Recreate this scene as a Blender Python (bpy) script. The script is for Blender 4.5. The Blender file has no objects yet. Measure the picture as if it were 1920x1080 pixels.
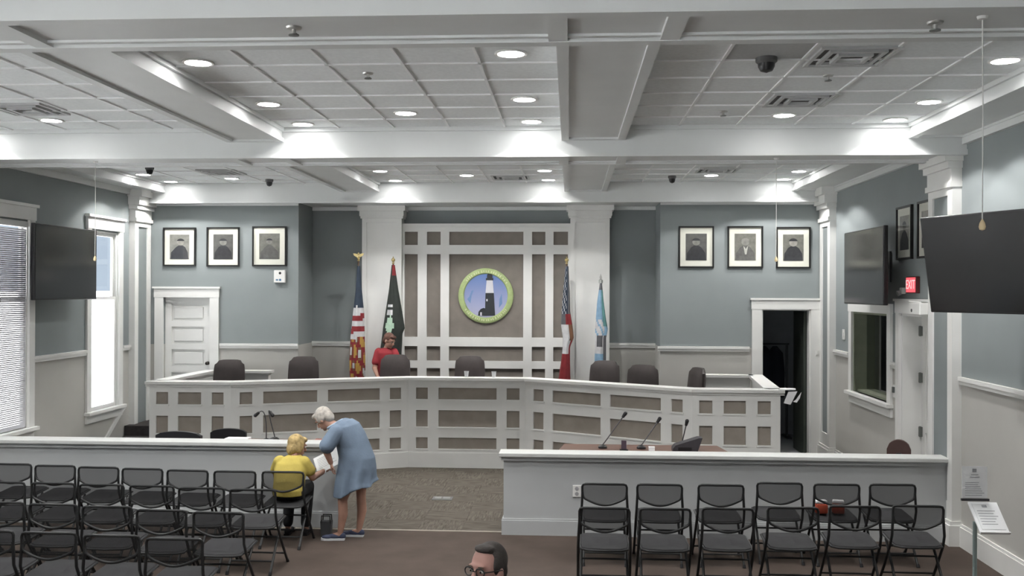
import bpy, bmesh, math, random
from mathutils import Vector, Matrix, Euler
random.seed(7)
PI = math.pi
R = math.radians
scene = bpy.context.scene
C = scene.collection

# ------------------------------------------------------------------ camera, world, exposure
cam = bpy.data.cameras.new('camera')
cam.sensor_width = 36.0
cam.lens = 36.0 * 1820 / 1920
cam.clip_end = 6000
camo = bpy.data.objects.new('camera', cam)
C.objects.link(camo)
_yaw = math.atan(108 / 1820); _pit = math.atan(6 / 1820); _roll = 0.003
_f = Vector((-math.sin(_yaw) * math.cos(_pit), math.cos(_yaw) * math.cos(_pit), math.sin(_pit)))
_r = Vector((math.cos(_yaw), math.sin(_yaw), 0))
_u = _r.cross(_f)
_rr = _r * math.cos(_roll) + _u * math.sin(_roll)
_uu = _u * math.cos(_roll) - _r * math.sin(_roll)
_m = Matrix((_rr, _uu, -_f)).transposed().to_4x4()
_m.translation = Vector((0, 0, 2.68))
camo.matrix_world = _m
scene.camera = camo

scene.view_settings.view_transform = 'Standard'
scene.view_settings.look = 'None'
scene.view_settings.gamma = 1.0
scene.view_settings.use_curve_mapping = False
scene.view_settings.exposure = 0.70

w = bpy.data.worlds.new('sky')
scene.world = w
w.use_nodes = True
wn = w.node_tree
bg = wn.nodes['Background']
bg.inputs['Color'].default_value = (0.56, 0.66, 0.76, 1)
bg.inputs['Strength'].default_value = 0.62

sl = bpy.data.lights.new('sun', 'SUN')
sl.energy = 38.0
sl.angle = R(0.6)
so = bpy.data.objects.new('sun', sl)
so.rotation_euler = (R(-12), R(32), 0)      # high sun behind the right side of the building
C.objects.link(so)

LAMP_W = 68.0       # one downlight

# ------------------------------------------------------------------ materials
MATS = {}
def mat(name, rgb, rough=0.6, var=0.06, scale=8.0, bump=0.0, metal=0.0, spec=0.35, alpha=1.0, stretch=(1, 1, 1), bscale=None, coat=0.0, rnd=False):
    if name in MATS: return MATS[name]
    m = bpy.data.materials.new(name); m.use_nodes = True
    nt = m.node_tree; b = nt.nodes['Principled BSDF']
    tc = nt.nodes.new('ShaderNodeTexCoord'); mp = nt.nodes.new('ShaderNodeMapping')
    mp.inputs['Scale'].default_value = stretch
    nt.links.new(tc.outputs['Object'], mp.inputs['Vector'])
    no = nt.nodes.new('ShaderNodeTexNoise'); no.inputs['Scale'].default_value = scale; no.inputs['Detail'].default_value = 4
    nt.links.new(mp.outputs['Vector'], no.inputs['Vector'])
    if rnd:
        oi = nt.nodes.new('ShaderNodeObjectInfo'); no.noise_dimensions = '4D'
        mu = nt.nodes.new('ShaderNodeMath'); mu.operation = 'MULTIPLY'; mu.inputs[1].default_value = 37.0
        nt.links.new(oi.outputs['Random'], mu.inputs[0]); nt.links.new(mu.outputs[0], no.inputs['W'])
    cr = nt.nodes.new('ShaderNodeValToRGB')
    cr.color_ramp.elements[0].position = 0.3; cr.color_ramp.elements[1].position = 0.7
    cr.color_ramp.elements[0].color = tuple(max(0, c * (1 - var)) for c in rgb) + (1,)
    cr.color_ramp.elements[1].color = tuple(min(1, c * (1 + var)) for c in rgb) + (1,)
    nt.links.new(no.outputs['Fac'], cr.inputs['Fac'])
    nt.links.new(cr.outputs['Color'], b.inputs['Base Color'])
    b.inputs['Roughness'].default_value = rough
    b.inputs['Metallic'].default_value = metal
    b.inputs['Specular IOR Level'].default_value = spec
    b.inputs['Alpha'].default_value = alpha
    b.inputs['Coat Weight'].default_value = coat
    if bump:
        n2 = nt.nodes.new('ShaderNodeTexNoise'); n2.inputs['Scale'].default_value = bscale or scale * 6
        nt.links.new(mp.outputs['Vector'], n2.inputs['Vector'])
        bp = nt.nodes.new('ShaderNodeBump'); bp.inputs['Strength'].default_value = bump; bp.inputs['Distance'].default_value = 0.01
        nt.links.new(n2.outputs['Fac'], bp.inputs['Height']); nt.links.new(bp.outputs['Normal'], b.inputs['Normal'])
    MATS[name] = m
    return m

def emit(name, rgb, s):
    if name in MATS: return MATS[name]
    m = bpy.data.materials.new(name); m.use_nodes = True
    nt = m.node_tree; nt.nodes.clear()
    o = nt.nodes.new('ShaderNodeOutputMaterial'); e = nt.nodes.new('ShaderNodeEmission')
    e.inputs['Color'].default_value = tuple(rgb) + (1,); e.inputs['Strength'].default_value = s
    nt.links.new(e.outputs[0], o.inputs['Surface'])
    MATS[name] = m
    return m

def glass(name, tint=(1, 1, 1), refl=1.0):
    if name in MATS: return MATS[name]
    m = bpy.data.materials.new(name); m.use_nodes = True
    nt = m.node_tree; nt.nodes.clear()
    o = nt.nodes.new('ShaderNodeOutputMaterial'); mx = nt.nodes.new('ShaderNodeMixShader')
    t = nt.nodes.new('ShaderNodeBsdfTransparent'); g = nt.nodes.new('ShaderNodeBsdfGlossy')
    t.inputs['Color'].default_value = tuple(tint) + (1,); g.inputs['Roughness'].default_value = 0.03
    fr = nt.nodes.new('ShaderNodeFresnel'); fr.inputs['IOR'].default_value = 1.45
    mu = nt.nodes.new('ShaderNodeMath'); mu.operation = 'MULTIPLY'; mu.inputs[1].default_value = refl
    ge = nt.nodes.new('ShaderNodeNewGeometry'); iv = nt.nodes.new('ShaderNodeMath'); iv.operation = 'SUBTRACT'; iv.inputs[0].default_value = 1.0
    m2 = nt.nodes.new('ShaderNodeMath'); m2.operation = 'MULTIPLY'; m2.use_clamp = True     # only the entry face of a thin pane reflects
    nt.links.new(ge.outputs['Backfacing'], iv.inputs[1])
    nt.links.new(fr.outputs[0], mu.inputs[0]); nt.links.new(mu.outputs[0], m2.inputs[0]); nt.links.new(iv.outputs[0], m2.inputs[1]); nt.links.new(m2.outputs[0], mx.inputs[0])
    nt.links.new(t.outputs[0], mx.inputs[1]); nt.links.new(g.outputs[0], mx.inputs[2]); nt.links.new(mx.outputs[0], o.inputs['Surface'])
    MATS[name] = m
    return m

WHITE = mat('white_paint', (0.74, 0.74, 0.72), 0.45, 0.03, 3)
BEAM = mat('beam_paint', (0.66, 0.675, 0.67), 0.5, 0.03, 2)
BLUE = mat('blue_grey_wall', (0.237, 0.262, 0.266), 0.7, 0.03, 2, bump=0.05, bscale=120)
WAINS = mat('wainscot_paint', (0.47, 0.462, 0.435), 0.65, 0.03, 2)
HALF = mat('half_wall_paint', (0.45, 0.465, 0.47), 0.6, 0.03, 2)
DTAUPE = mat('dais_taupe_panel', (0.29, 0.258, 0.225), 0.85, 0.08, 6, bump=0.1)
TAUPE = mat('taupe_fabric_panel', (0.215, 0.193, 0.17), 0.85, 0.08, 6, bump=0.1)
TILE = mat('ceiling_tile', (0.80, 0.825, 0.83), 0.9, 0.05, 30, bump=0.15, bscale=150, rnd=True)
TILEG = mat('grey_ceiling_tile', (0.48, 0.49, 0.49), 0.9, 0.05, 30, bump=0.15, bscale=150)
GRID = mat('ceiling_grid', (0.85, 0.86, 0.86), 0.5, 0.02)
FLOOR = mat('brown_floor', (0.074, 0.057, 0.048), 0.8, 0.12, 3, bump=0.1, bscale=90, spec=0.12)
CARPET = mat('carpet', (0.118, 0.104, 0.088), 0.95, 0.4, 5, bump=0.35, bscale=90, stretch=(1.2, 11, 1), rnd=True, spec=0.08)
CARPET2 = mat('carpet_base', (0.125, 0.112, 0.096), 0.95, 0.2, 12, bump=0.3)
DKCARPET = mat('dark_platform_carpet', (0.04, 0.036, 0.036), 0.95, 0.2, 14, bump=0.3)
METAL = mat('black_metal', (0.022, 0.023, 0.024), 0.42, 0.1, 10)
SEATF = mat('black_vinyl_seat', (0.03, 0.03, 0.032), 0.7, 0.1, 12, bump=0.08, spec=0.15)
MESHF = mat('black_mesh_fabric', (0.028, 0.028, 0.029), 0.85, 0.15, 40, alpha=0.64, spec=0.1)
LEATH = mat('brown_leather', (0.066, 0.056, 0.054), 0.55, 0.12, 8, bump=0.08)
BLACKP = mat('black_plastic', (0.018, 0.018, 0.02), 0.35, 0.1, 10)
SCREEN = mat('dark_screen', (0.026, 0.027, 0.028), 0.16, 0.05, 2, spec=0.5)
CHROME = mat('brushed_metal', (0.5, 0.5, 0.48), 0.35, 0.05, 8, metal=0.9)
BRASS = mat('gold_metal', (0.62, 0.50, 0.24), 0.35, 0.05, 8, metal=0.8)
WOODD = mat('dark_pole_wood', (0.12, 0.07, 0.04), 0.5, 0.2, 6, stretch=(6, 6, 0.6))
WOODT = mat('table_wood', (0.15, 0.085, 0.066), 0.4, 0.2, 4, stretch=(1, 9, 1))
PAPER = mat('white_paper', (0.82, 0.83, 0.84), 0.7, 0.02, 5)
INK = mat('grey_ink', (0.32, 0.33, 0.35), 0.8, 0.1, 20)
FRAMEB = mat('black_frame', (0.012, 0.012, 0.012), 0.4, 0.1, 8)
MATB = mat('cream_mat_board', (0.70, 0.70, 0.62), 0.7, 0.03, 5)
SKIN = mat('skin', (0.42, 0.24, 0.18), 0.55, 0.08, 12)
SKIN2 = mat('skin_pink', (0.46, 0.26, 0.22), 0.55, 0.08, 12)
BLIND = mat('blind_slat', (0.62, 0.62, 0.66), 0.5, 0.04, 5)
GLASS = glass('window_glass', (0.97, 0.98, 1.0), 0.8)
GLASSD = glass('dark_window_glass', (0.8, 0.82, 0.82), 1.6)
GLASSP = glass('picture_glass', (1, 1, 1), 1.0)

# ------------------------------------------------------------------ mesh helpers
class MB:
    def __init__(s): s.v = []; s.f = []; s.mi = []
    def _add(s, vs, fs, mi=0):
        o = len(s.v); s.v += [tuple(p) for p in vs]
        for f in fs: s.f.append(tuple(i + o for i in f)); s.mi.append(mi)
        return s
    def box(s, x0, x1, y0, y1, z0, z1, M=None, mi=0):
        vs = [Vector(p) for p in ((x0,y0,z0),(x1,y0,z0),(x1,y1,z0),(x0,y1,z0),(x0,y0,z1),(x1,y0,z1),(x1,y1,z1),(x0,y1,z1))]
        if M: vs = [M @ p for p in vs]
        return s._add(vs, [(0,3,2,1),(4,5,6,7),(0,1,5,4),(1,2,6,5),(2,3,7,6),(3,0,4,7)], mi)
    def bbox(s, x0, x1, y0, y1, z0, z1, b=0.01, M=None, mi=0):
        bm = bmesh.new(); bmesh.ops.create_cube(bm, size=1)
        for v in bm.verts: v.co = Vector(((x0+x1)/2 + v.co.x*(x1-x0), (y0+y1)/2 + v.co.y*(y1-y0), (z0+z1)/2 + v.co.z*(z1-z0)))
        bmesh.ops.bevel(bm, geom=bm.edges[:], offset=b, segments=2, affect='EDGES', profile=0.5)
        bm.verts.ensure_lookup_table(); bm.verts.index_update()
        vs = [(M @ v.co) if M else v.co.copy() for v in bm.verts]
        s._add(vs, [[v.index for v in f.verts] for f in bm.faces], mi); bm.free(); return s
    def prism(s, pts, d0, d1, axis='z', M=None, mi=0):
        n = len(pts)
        def P(a, b, d): return Vector((a, b, d)) if axis == 'z' else (Vector((a, d, b)) if axis == 'y' else Vector((d, a, b)))
        vs = [P(a, b, d0) for a, b in pts] + [P(a, b, d1) for a, b in pts]
        if M: vs = [M @ p for p in vs]
        fs = [tuple(range(n))[::-1], tuple(range(n, 2*n))] + [(i, (i+1) % n, n+(i+1) % n, n+i) for i in range(n)]
        return s._add(vs, fs, mi)
    def cone(s, p0, r0, p1, r1, n=12, M=None, mi=0, cap=True):
        p0, p1 = Vector(p0), Vector(p1); d = (p1-p0).normalized()
        a = d.orthogonal().normalized(); b = d.cross(a)
        vs = []
        for p, r in ((p0, r0), (p1, r1)):
            for i in range(n):
                t = 2*PI*i/n; vs.append(p + (a*math.cos(t) + b*math.sin(t))*r)
        if M: vs = [M @ p for p in vs]
        fs = [(i, (i+1) % n, n+(i+1) % n, n+i) for i in range(n)]
        if cap: fs += [tuple(range(n))[::-1], tuple(range(n, 2*n))]
        return s._add(vs, fs, mi)
    def tube(s, pts, r, n=8, closed=False, mi=0, M=None):
        pts = [Vector(p) for p in pts]; m = len(pts); vs = []; pa = None
        rs = r if isinstance(r, (list, tuple)) else [r]*m
        for i, p in enumerate(pts):
            if closed: d = pts[(i+1) % m] - pts[i-1]
            else: d = pts[min(i+1, m-1)] - pts[max(i-1, 0)]
            d.normalize()
            a = d.orthogonal().normalized() if pa is None else (pa - d*pa.dot(d)).normalized()
            pa = a; b = d.cross(a)
            for k in range(n):
                t = 2*PI*k/n; vs.append(p + (a*math.cos(t) + b*math.sin(t))*rs[i])
        if M: vs = [M @ p for p in vs]
        fs = []
        for i in range(m if closed else m-1):
            j = (i+1) % m
            for k in range(n): fs.append((i*n+k, i*n+(k+1) % n, j*n+(k+1) % n, j*n+k))
        if not closed: fs += [tuple(range(n))[::-1], tuple(range((m-1)*n, m*n))]
        return s._add(vs, fs, mi)
    def lathe(s, prof, n=24, M=None, mi=0):
        vs = []
        for r_, z in prof:
            for i in range(n):
                t = 2*PI*i/n; vs.append(Vector((max(r_, 1e-4)*math.cos(t), max(r_, 1e-4)*math.sin(t), z)))
        if M: vs = [M @ p for p in vs]
        fs = []
        for j in range(len(prof)-1):
            for i in range(n): fs.append((j*n+i, j*n+(i+1) % n, (j+1)*n+(i+1) % n, (j+1)*n+i))
        fs += [tuple(range(n))[::-1], tuple(range((len(prof)-1)*n, len(prof)*n))]
        return s._add(vs, fs, mi)
    def ell(s, c, rad, n=16, m=10, M=None, mi=0):
        c = Vector(c); rad = rad if isinstance(rad, (tuple, list)) else (rad,)*3; vs = []
        for j in range(1, m):
            ph = PI*j/m
            for i in range(n):
                t = 2*PI*i/n; vs.append(c + Vector((rad[0]*math.sin(ph)*math.cos(t), rad[1]*math.sin(ph)*math.sin(t), -rad[2]*math.cos(ph))))
        vs.append(c - Vector((0, 0, rad[2]))); vs.append(c + Vector((0, 0, rad[2])))
        if M: vs = [M @ p for p in vs]
        fs = []
        for j in range(m-2):
            for i in range(n): fs.append((j*n+i, j*n+(i+1) % n, (j+1)*n+(i+1) % n, (j+1)*n+i))
        b, t = len(vs)-2, len(vs)-1
        for i in range(n):
            fs.append((b, (i+1) % n, i)); fs.append((t, (m-2)*n+i, (m-2)*n+(i+1) % n))
        return s._add(vs, fs, mi)
    def mesh(s, name, mats, smooth=False):
        me = bpy.data.meshes.new(name); me.from_pydata([tuple(v) for v in s.v], [], s.f)
        for m in (mats if isinstance(mats, (list, tuple)) else [mats]): me.materials.append(m)
        for p, i in zip(me.polygons, s.mi): p.material_index = i
        bm = bmesh.new(); bm.from_mesh(me); bmesh.ops.recalc_face_normals(bm, faces=bm.faces[:]); bm.to_mesh(me); bm.free()
        if smooth:
            for p in me.polygons: p.use_smooth = True
            try: me.set_sharp_from_angle(angle=R(40))
            except Exception: pass
        return me
    def build(s, name, mats, parent=None, smooth=False):
        return link(name, s.mesh(name, mats, smooth), parent)

def link(name, me, parent=None, loc=None, rz=None):
    o = bpy.data.objects.new(name, me); C.objects.link(o)
    if parent: o.parent = parent
    if loc is not None: o.location = loc
    if rz is not None: o.rotation_euler = (0, 0, rz)
    return o

def tag(o, label, cat, group=None, kind=None):
    o['label'] = label; o['category'] = cat
    if group: o['group'] = group
    if kind: o['kind'] = kind
    return o

def thing(name, label, cat, loc=(0, 0, 0), rz=0.0, group=None, kind=None, rot=None):
    o = bpy.data.objects.new(name, None); C.objects.link(o)
    o.empty_display_size = 0.1
    o.location = loc; o.rotation_euler = rot if rot else (0, 0, rz)
    return tag(o, label, cat, group, kind)

def dup(root, loc, rz, label):
    r_ = root.copy(); C.objects.link(r_); r_.location = loc; r_.rotation_euler = (0, 0, rz); r_['label'] = label
    for ch in list(root.children):
        c = ch.copy(); C.objects.link(c); c.parent = r_
        for g in ch.children:
            d = g.copy(); C.objects.link(d); d.parent = c
    return r_

def cells(mb, axis, w0, w1, u0, u1, z0, z1, ops=(), mi=0, M=None):
    us = sorted({u0, u1} | {min(max(v, u0), u1) for o in ops for v in o[:2]})
    zs = sorted({z0, z1} | {min(max(v, z0), z1) for o in ops for v in o[2:]})
    for a, b in zip(us, us[1:]):
        run = None
        for c, d in zip(zs, zs[1:]):
            mu_, mz = (a+b)/2, (c+d)/2
            hole = any(o[0] < mu_ < o[1] and o[2] < mz < o[3] for o in ops)
            if hole:
                if run: _cb(mb, axis, w0, w1, a, b, run[0], run[1], mi, M); run = None
            else: run = (run[0], d) if run else (c, d)
        if run: _cb(mb, axis, w0, w1, a, b, run[0], run[1], mi, M)
def _cb(mb, axis, w0, w1, a, b, c, d, mi, M):
    if axis == 'X': mb.box(w0, w1, a, b, c, d, M, mi)
    else: mb.box(a, b, w0, w1, c, d, M, mi)

# ------------------------------------------------------------------ room dimensions
XL, XR = -7.15, 4.14
YF, YC, YB = 16.0, 16.9, -4.0           # flank wall, recessed centre wall, rear wall
ZC, ZL, ZB = 4.45, 4.32, 4.15           # ceiling tiles, long beams, cross beams
RAIL = 1.77

# floor
fl = MB().box(XL-.25, XR+.25, YB-.2, 10.8, -.12, 0).build('floor', FLOOR)
tag(fl, 'brown hard floor under the folding chairs and aisle', 'floor', kind='structure')
cp = thing('floor_carpet', 'mottled beige carpet tiles between the half walls and dais', 'carpet', kind='structure')
MB().box(XL-.25, XR+.25, 10.8, 17.1, -.12, -.006).build('carpet_base', CARPET2, cp)
tme = MB().box(-.249, .249, -.249, .249, -.02, 0).mesh('carpet_tile', CARPET)
for i in range(-1, 5):
    for j in range(8):
        link('carpet_tile', tme, cp, (-2.95 + .5*i, 11.05 + .5*j, 0), PI/2 if (i+j) % 2 else 0)
tag(MB().box(-4.1, 1.2, 10.76, 10.8, -.01, .006).build('trim_1', mat('carpet_edge', (.30, .27, .23), .7)), 'pale strip where carpet meets the brown floor', 'floor trim', kind='structure')

# walls
def wall(name, label, axis, w0, w1, u0, u1, ops=(), z1=4.5, inner=None, rails=None):
    t = MB(); cells(t, axis, w0, w1, u0, u1, RAIL, z1, ops)
    o = t.build(name, BLUE); tag(o, label, 'wall', kind='structure')
    t = MB(); cells(t, axis, w0, w1, u0, u1, 0, RAIL, ops); t.build('wainscot', WAINS, o)
    return o
WIN2 = (14.09, 14.98, .86, 3.58); WIN1 = (11.55, 12.42, .86, 3.58)
WINX = [(y, y+.89, .86, 3.58) for y in (9.0, 6.45, 3.9, 1.35, -1.2)]  # added unseen windows, letting in daylight to brighten the ceiling
wl = wall('wall_left', 'left wall, blue-grey above and beige below, with tall windows', 'X', XL-.10, XL, YB, YF+.2, [WIN1, WIN2] + WINX)
IWIN = (12.86, 14.45, 1.24, 2.40); RDOOR = (11.36, 12.40, 0, 2.42)
wr = wall('wall_right', 'right wall with interior window, recessed door and framed portraits', 'X', XR, XR+.30, YB, YF+.2, [IWIN, RDOOR])
DL = (-6.83, -6.03, .5, 2.56)
wfl = wall('wall_back_left', 'back wall section left, holding three portraits and white door', 'Y', YF, YF+.15, XL-.2, -4.53, [DL])
MB().box(-4.70, -4.53, YF+.15, YC, RAIL, 4.5).build('return_wall', BLUE, wfl)
MB().box(-4.70, -4.53, YF+.15, YC, 0, RAIL).build('return_wainscot', WAINS, wfl)
DR = (3.12, 3.90, 0, 2.40)
wfr = wall('wall_back_right', 'back wall section right, holding three portraits and open doorway', 'Y', YF, YF+.15, 1.48, XR+.2, [DR])
MB().box(1.48, 1.65, YF+.15, YC, RAIL, 4.5).build('return_wall', BLUE, wfr)
MB().box(1.48, 1.65, YF+.15, YC, 0, RAIL).build('return_wainscot', WAINS, wfr)
wc = wall('wall_back_center', 'recessed centre back wall behind the flags', 'Y', YC, YC+.2, -4.70, 1.65)
WINR = (-6.4, -4.2, -2.0)  # added unseen rear windows, kept left to shift daylight to that side
wb = wall('wall_rear', 'plain rear wall behind the audience', 'Y', YB-.2, YB, XL-.2, XR+.2, [(x, x+1.4, .86, 3.58) for x in WINR])

def rail_y(parent, x0, x1, y):      # chair rail on a wall facing -Y
    MB().box(x0, x1, y-.045, y, RAIL-.02, RAIL+.02).box(x0, x1, y-.03, y, RAIL-.06, RAIL-.02).build('chair_rail', WHITE, parent)
def rail_x(parent, y0, y1, x, s):   # s = +1: wall at +X, rail sticks out to -X
    MB().box(min(x, x-.045*s), max(x, x-.045*s), y0, y1, RAIL-.02, RAIL+.02).box(min(x, x-.03*s), max(x, x-.03*s), y0, y1, RAIL-.06, RAIL-.02).build('chair_rail', WHITE, parent)
def base_x(parent, y0, y1, x, s, h=.24):
    MB().box(min(x, x-.03*s), max(x, x-.03*s), y0, y1, 0, h-.03).box(min(x, x-.02*s), max(x, x-.02*s), y0, y1, h-.03, h).build('baseboard', WHITE, parent)
rail_x(wl, 9.9, WIN1[0]-.14, XL, -1); rail_x(wl, WIN1[1]+.14, WIN2[0]-.14, XL, -1); rail_x(wl, WIN2[1]+.14, 15.38, XL, -1)
rail_x(wr, YB, 10.52, XR, 1); rail_x(wr, 12.53, 12.72, XR, 1); rail_x(wr, 11.22, 11.28, XR, 1); rail_x(wr, 14.62, 15.38, XR, 1)
base_x(wr, YB, 10.52, XR, 1); base_x(wl, YB, 14.3, XL, -1); base_x(wr, 12.54, 15.38, XR, 1)
rail_y(wfl, -5.86, -4.53, YF); rail_y(wfr, 1.44, 2.92, YF); rail_y(wc, -4.53, -3.59, YC); rail_y(wc, .68, 1.48, YC)

# rooms behind the doorway and the interior window (dark)
DARK = mat('dark_room_paint', (0.22, 0.23, 0.24), 0.8, 0.1, 3)
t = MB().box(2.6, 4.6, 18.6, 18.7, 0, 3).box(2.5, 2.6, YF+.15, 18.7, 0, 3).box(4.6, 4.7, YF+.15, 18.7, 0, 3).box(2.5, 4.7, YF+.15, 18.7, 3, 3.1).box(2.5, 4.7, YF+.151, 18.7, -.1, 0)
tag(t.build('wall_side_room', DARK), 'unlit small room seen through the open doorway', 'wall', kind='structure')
t = MB().box(6.4, 6.5, 12.6, 14.9, 0, 3).box(XR+.3, 6.5, 12.5, 12.6, 0, 3).box(XR+.3, 6.5, 14.8, 14.9, 0, 3).box(XR+.3, 6.5, 12.5, 14.9, 3, 3.1).box(XR+.3, 6.5, 12.5, 14.9, -.1, 0)
tag(t.build('wall_control_room', DARK), 'dark control room behind the interior window', 'wall', kind='structure')

# ------------------------------------------------------------------ ceiling
ce = MB().box(XL-.25, XR+.25, YB-.2, 17.1, 4.49, 4.62).build('ceiling', BEAM)
tag(ce, 'white coffered ceiling with square acoustic tiles', 'ceiling', kind='structure')
COF_X = [(-6.72, -3.72), (-3.13, -.07), (.57, 3.56)]
COF_Y = [(5.68, 10.4), (11.1, 15.72)]
tile_cache = {}
def tile_mesh(w_, h_, grey=False):
    k = (round(w_, 3), round(h_, 3), grey)
    if k not in tile_cache:
        a, b = w_/2-.012, h_/2-.012
        tile_cache[k] = MB().box(-a, a, -b, b, 0, .03).mesh('ceiling_tile', TILEG if grey else TILE)
    return tile_cache[k]
def gridlines(a, b, ref):
    k0 = math.ceil((a-ref)/.6+1e-6); out = [a]
    v = ref + .6*k0
    while v < b-1e-6:
        if v-a > .05 and b-v > .05: out.append(v)
        v += .6
    return out + [b]
XREF = [-4.95, -2.5, 1.16]
for xi, (x0, x1) in enumerate(COF_X):
    for (y0, y1) in COF_Y:
        gx = gridlines(x0, x1, XREF[xi]); gy = gridlines(y0, y1, 9.88)
        for a, b in zip(gx, gx[1:]):
            for c, d in zip(gy, gy[1:]):
                grey = xi == 2 and a < 1.48 < b and c < 7.43 < d
                link('ceiling_tile', tile_mesh(b-a, d-c, grey), ce, ((a+b)/2, (c+d)/2, ZC))
        for v in gx[1:-1]: MB().box(v-.012, v+.012, y0, y1, ZC-.012, ZC+.02).build('grid_bar', GRID, ce)
        for v in gy[1:-1]: MB().box(x0, x1, v-.014, v+.014, ZC-.012, ZC+.02).build('grid_bar', GRID, ce)

def cross_beam(label, y0, y1, cuts):
    o = MB().box(XL, XR, y0, y1, ZB, 4.49).build('ceiling_beam', BEAM); tag(o, label, 'beam', kind='structure')
    e = .07
    MB().box(XL, XR, y0-.025, y0+e, ZB-.03, ZB+.025).build('edge_moulding', BEAM, o)
    MB().box(XL, XR, y1-e, y1+.025, ZB-.03, ZB+.025).build('edge_moulding', BEAM, o)
    MB().box(XL, XR, y1-e-.07, y1-e-.03, ZB-.015, ZB+.005).build('bead_moulding', BEAM, o)
    for x in cuts: MB().box(x-.055, x+.055, y0+e, y1-e, ZB-.026, ZB).build('cross_moulding', BEAM, o)
    for s_, yy in ((-1, y0), (1, y1)):
        for (x0, x1) in COF_X: MB().box(x0, x1, yy+min(0, s_*.03), yy+max(0, s_*.03), ZC-.045, ZC).build('cove_moulding', BEAM, o)
    return o
cross_beam('deep white cross beam above the audience, nearest the camera', 5.05, 5.68, [-3.72, -3.13, -.07, .57])
cross_beam('deep white cross beam above the half walls', 10.4, 11.1, [-3.72, -3.13, -.07, .57])
o = MB().box(XL, XR, 15.72, YF, ZB, 4.49).box(-4.53, 1.48, YF, YC, ZB, 4.49).build('ceiling_beam', BEAM)
tag(o, 'deep white cross beam along the back wall', 'beam', kind='structure')
MB().box(XL, XR, 15.695, 15.79, ZB-.03, ZB+.025).build('edge_moulding', BEAM, o)
MB().box(XL, -4.53, 15.97, YF, ZB-.05, ZB).build('crown_moulding', BEAM, o); MB().box(1.48, XR, 15.97, YF, ZB-.05, ZB).build('crown_moulding', BEAM, o)
MB().box(-4.53, 1.48, YC-.04, YC, ZB-.06, ZB).build('crown_moulding', BEAM, o)
def long_beam(label, x0, x1, y0, y1, wallside=0):
    o = MB().box(x0, x1, y0, y1, ZL, 4.49).build('ceiling_beam', BEAM); tag(o, label, 'beam', kind='structure')
    e = .06
    MB().box(x0-(.02 if wallside != -1 else 0), x0+e, y0, y1, ZL-.025, ZL+.02).build('edge_moulding', BEAM, o)
    MB().box(x1-e, x1+(.02 if wallside != 1 else 0), y0, y1, ZL-.025, ZL+.02).build('edge_moulding', BEAM, o)
    for ya, yb in ((y0, y0+e), (y1-e, y1)): MB().box(x0+e, x1-e, ya, yb, ZL-.024, ZL).build('end_moulding', BEAM, o)
    for s_ in (-1, 1):
        if wallside == s_: continue
        xx = x0 if s_ == -1 else x1
        MB().box(xx+min(0, s_*.03), xx+max(0, s_*.03), y0, y1, ZC-.04, ZC).build('cove_moulding', BEAM, o)
    if wallside:
        xx = x0 if wallside == -1 else x1
        MB().box(xx-(.05 if wallside == 1 else 0), xx+(.05 if wallside == -1 else 0), y0, y1, ZL-.09, ZL-.025).build('crown_moulding', BEAM, o)
for (y0, y1), nm in zip(COF_Y, ('front', 'rear')):
    side = 'over the audience' if nm == 'front' else 'over the dais'
    long_beam(f'white long ceiling beam {side}, left of the middle coffer', -3.72, -3.13, y0, y1)
    long_beam(f'white long ceiling beam {side}, right of the middle coffer', -.07, .57, y0, y1)
    long_beam(f'white ceiling border {side} along the left wall', XL, -6.72, y0, y1, -1)
    long_beam(f'white ceiling border {side} along the right wall', 3.56, XR, y0, y1, 1)

# ------------------------------------------------------------------ pilasters
def pilaster_x(name, label, y0, y1, x, s, zb=0):
    """pilaster on a side wall; s=+1 right wall"""
    o = thing(name, label, 'pilaster', kind='structure')
    d = .10
    X = lambda a, b: (min(x-a*s, x-b*s), max(x-a*s, x-b*s))
    MB().box(*X(.001, d-.02), y0+.06, y1-.06, zb, 3.84).build('panel', BLUE, o)
    f = MB(); e = .13
    for a, b, c, dd in ((y0, y0+e, zb, 3.85), (y1-e, y1, zb, 3.85), (y0+e, y1-e, zb, zb+.45), (y0+e, y1-e, 3.72, 3.85)):
        f.box(*X(0, d), a, b, c, dd)
    f.build('shaft_frame', WHITE, o)
    c = MB()
    for k, (z0, z1) in enumerate(((3.80, 3.86), (3.86, 4.0), (4.0, 4.07), (4.07, 4.20), (4.20, 4.32))):
        g = (.03, .01, .05, .09, .14)[k]; c.box(*X(0, d+g), y0-g*.5, y1+g*.5, z0, z1)
    c.build('capital', WHITE, o)
    b = MB().box(*X(0, d+.04), y0-.03, y1+.03, zb, zb+.22).box(*X(0, d+.02), y0-.015, y1+.015, zb+.22, zb+.26); b.build('base', WHITE, o)
    return o
pilaster_x('trim_2', 'white right wall pilaster with blue-grey panel where the half wall ends', 10.53, 11.22, XR, 1)
pilaster_x('trim_3', 'white right corner pilaster beside the open doorway', 15.38, YF-.02, XR, 1)
pilaster_x('trim_4', 'white left corner pilaster beside the white panel door', 15.38, YF-.02, XL, -1)
def pilaster_y(name, label, x0, x1):
    o = thing(name, label, 'pilaster', kind='structure'); y = 16.62
    MB().box(x0+.06, x1-.06, y+.02, YC, .5, 3.95).build('panel', WHITE, o)
    f = MB(); e = .08
    f.box(x0, x0+e, y, YC, .5, 3.95).box(x1-e, x1, y, YC, .5, 3.95).box(x0+e, x1-e, y, y+.05, 3.86, 3.95).box(x0+e, x1-e, y, y+.05, .5, .8)
    f.build('shaft_frame', WHITE, o)
    c = MB()
    for k, (z0, z1) in enumerate(((3.93, 3.97), (3.97, 4.06), (4.06, 4.15))):
        g = (.025, .04, .07)[k]; c.box(x0-g, x1+g, y-g, YC, z0, z1)
    c.build('capital', WHITE, o)
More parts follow.
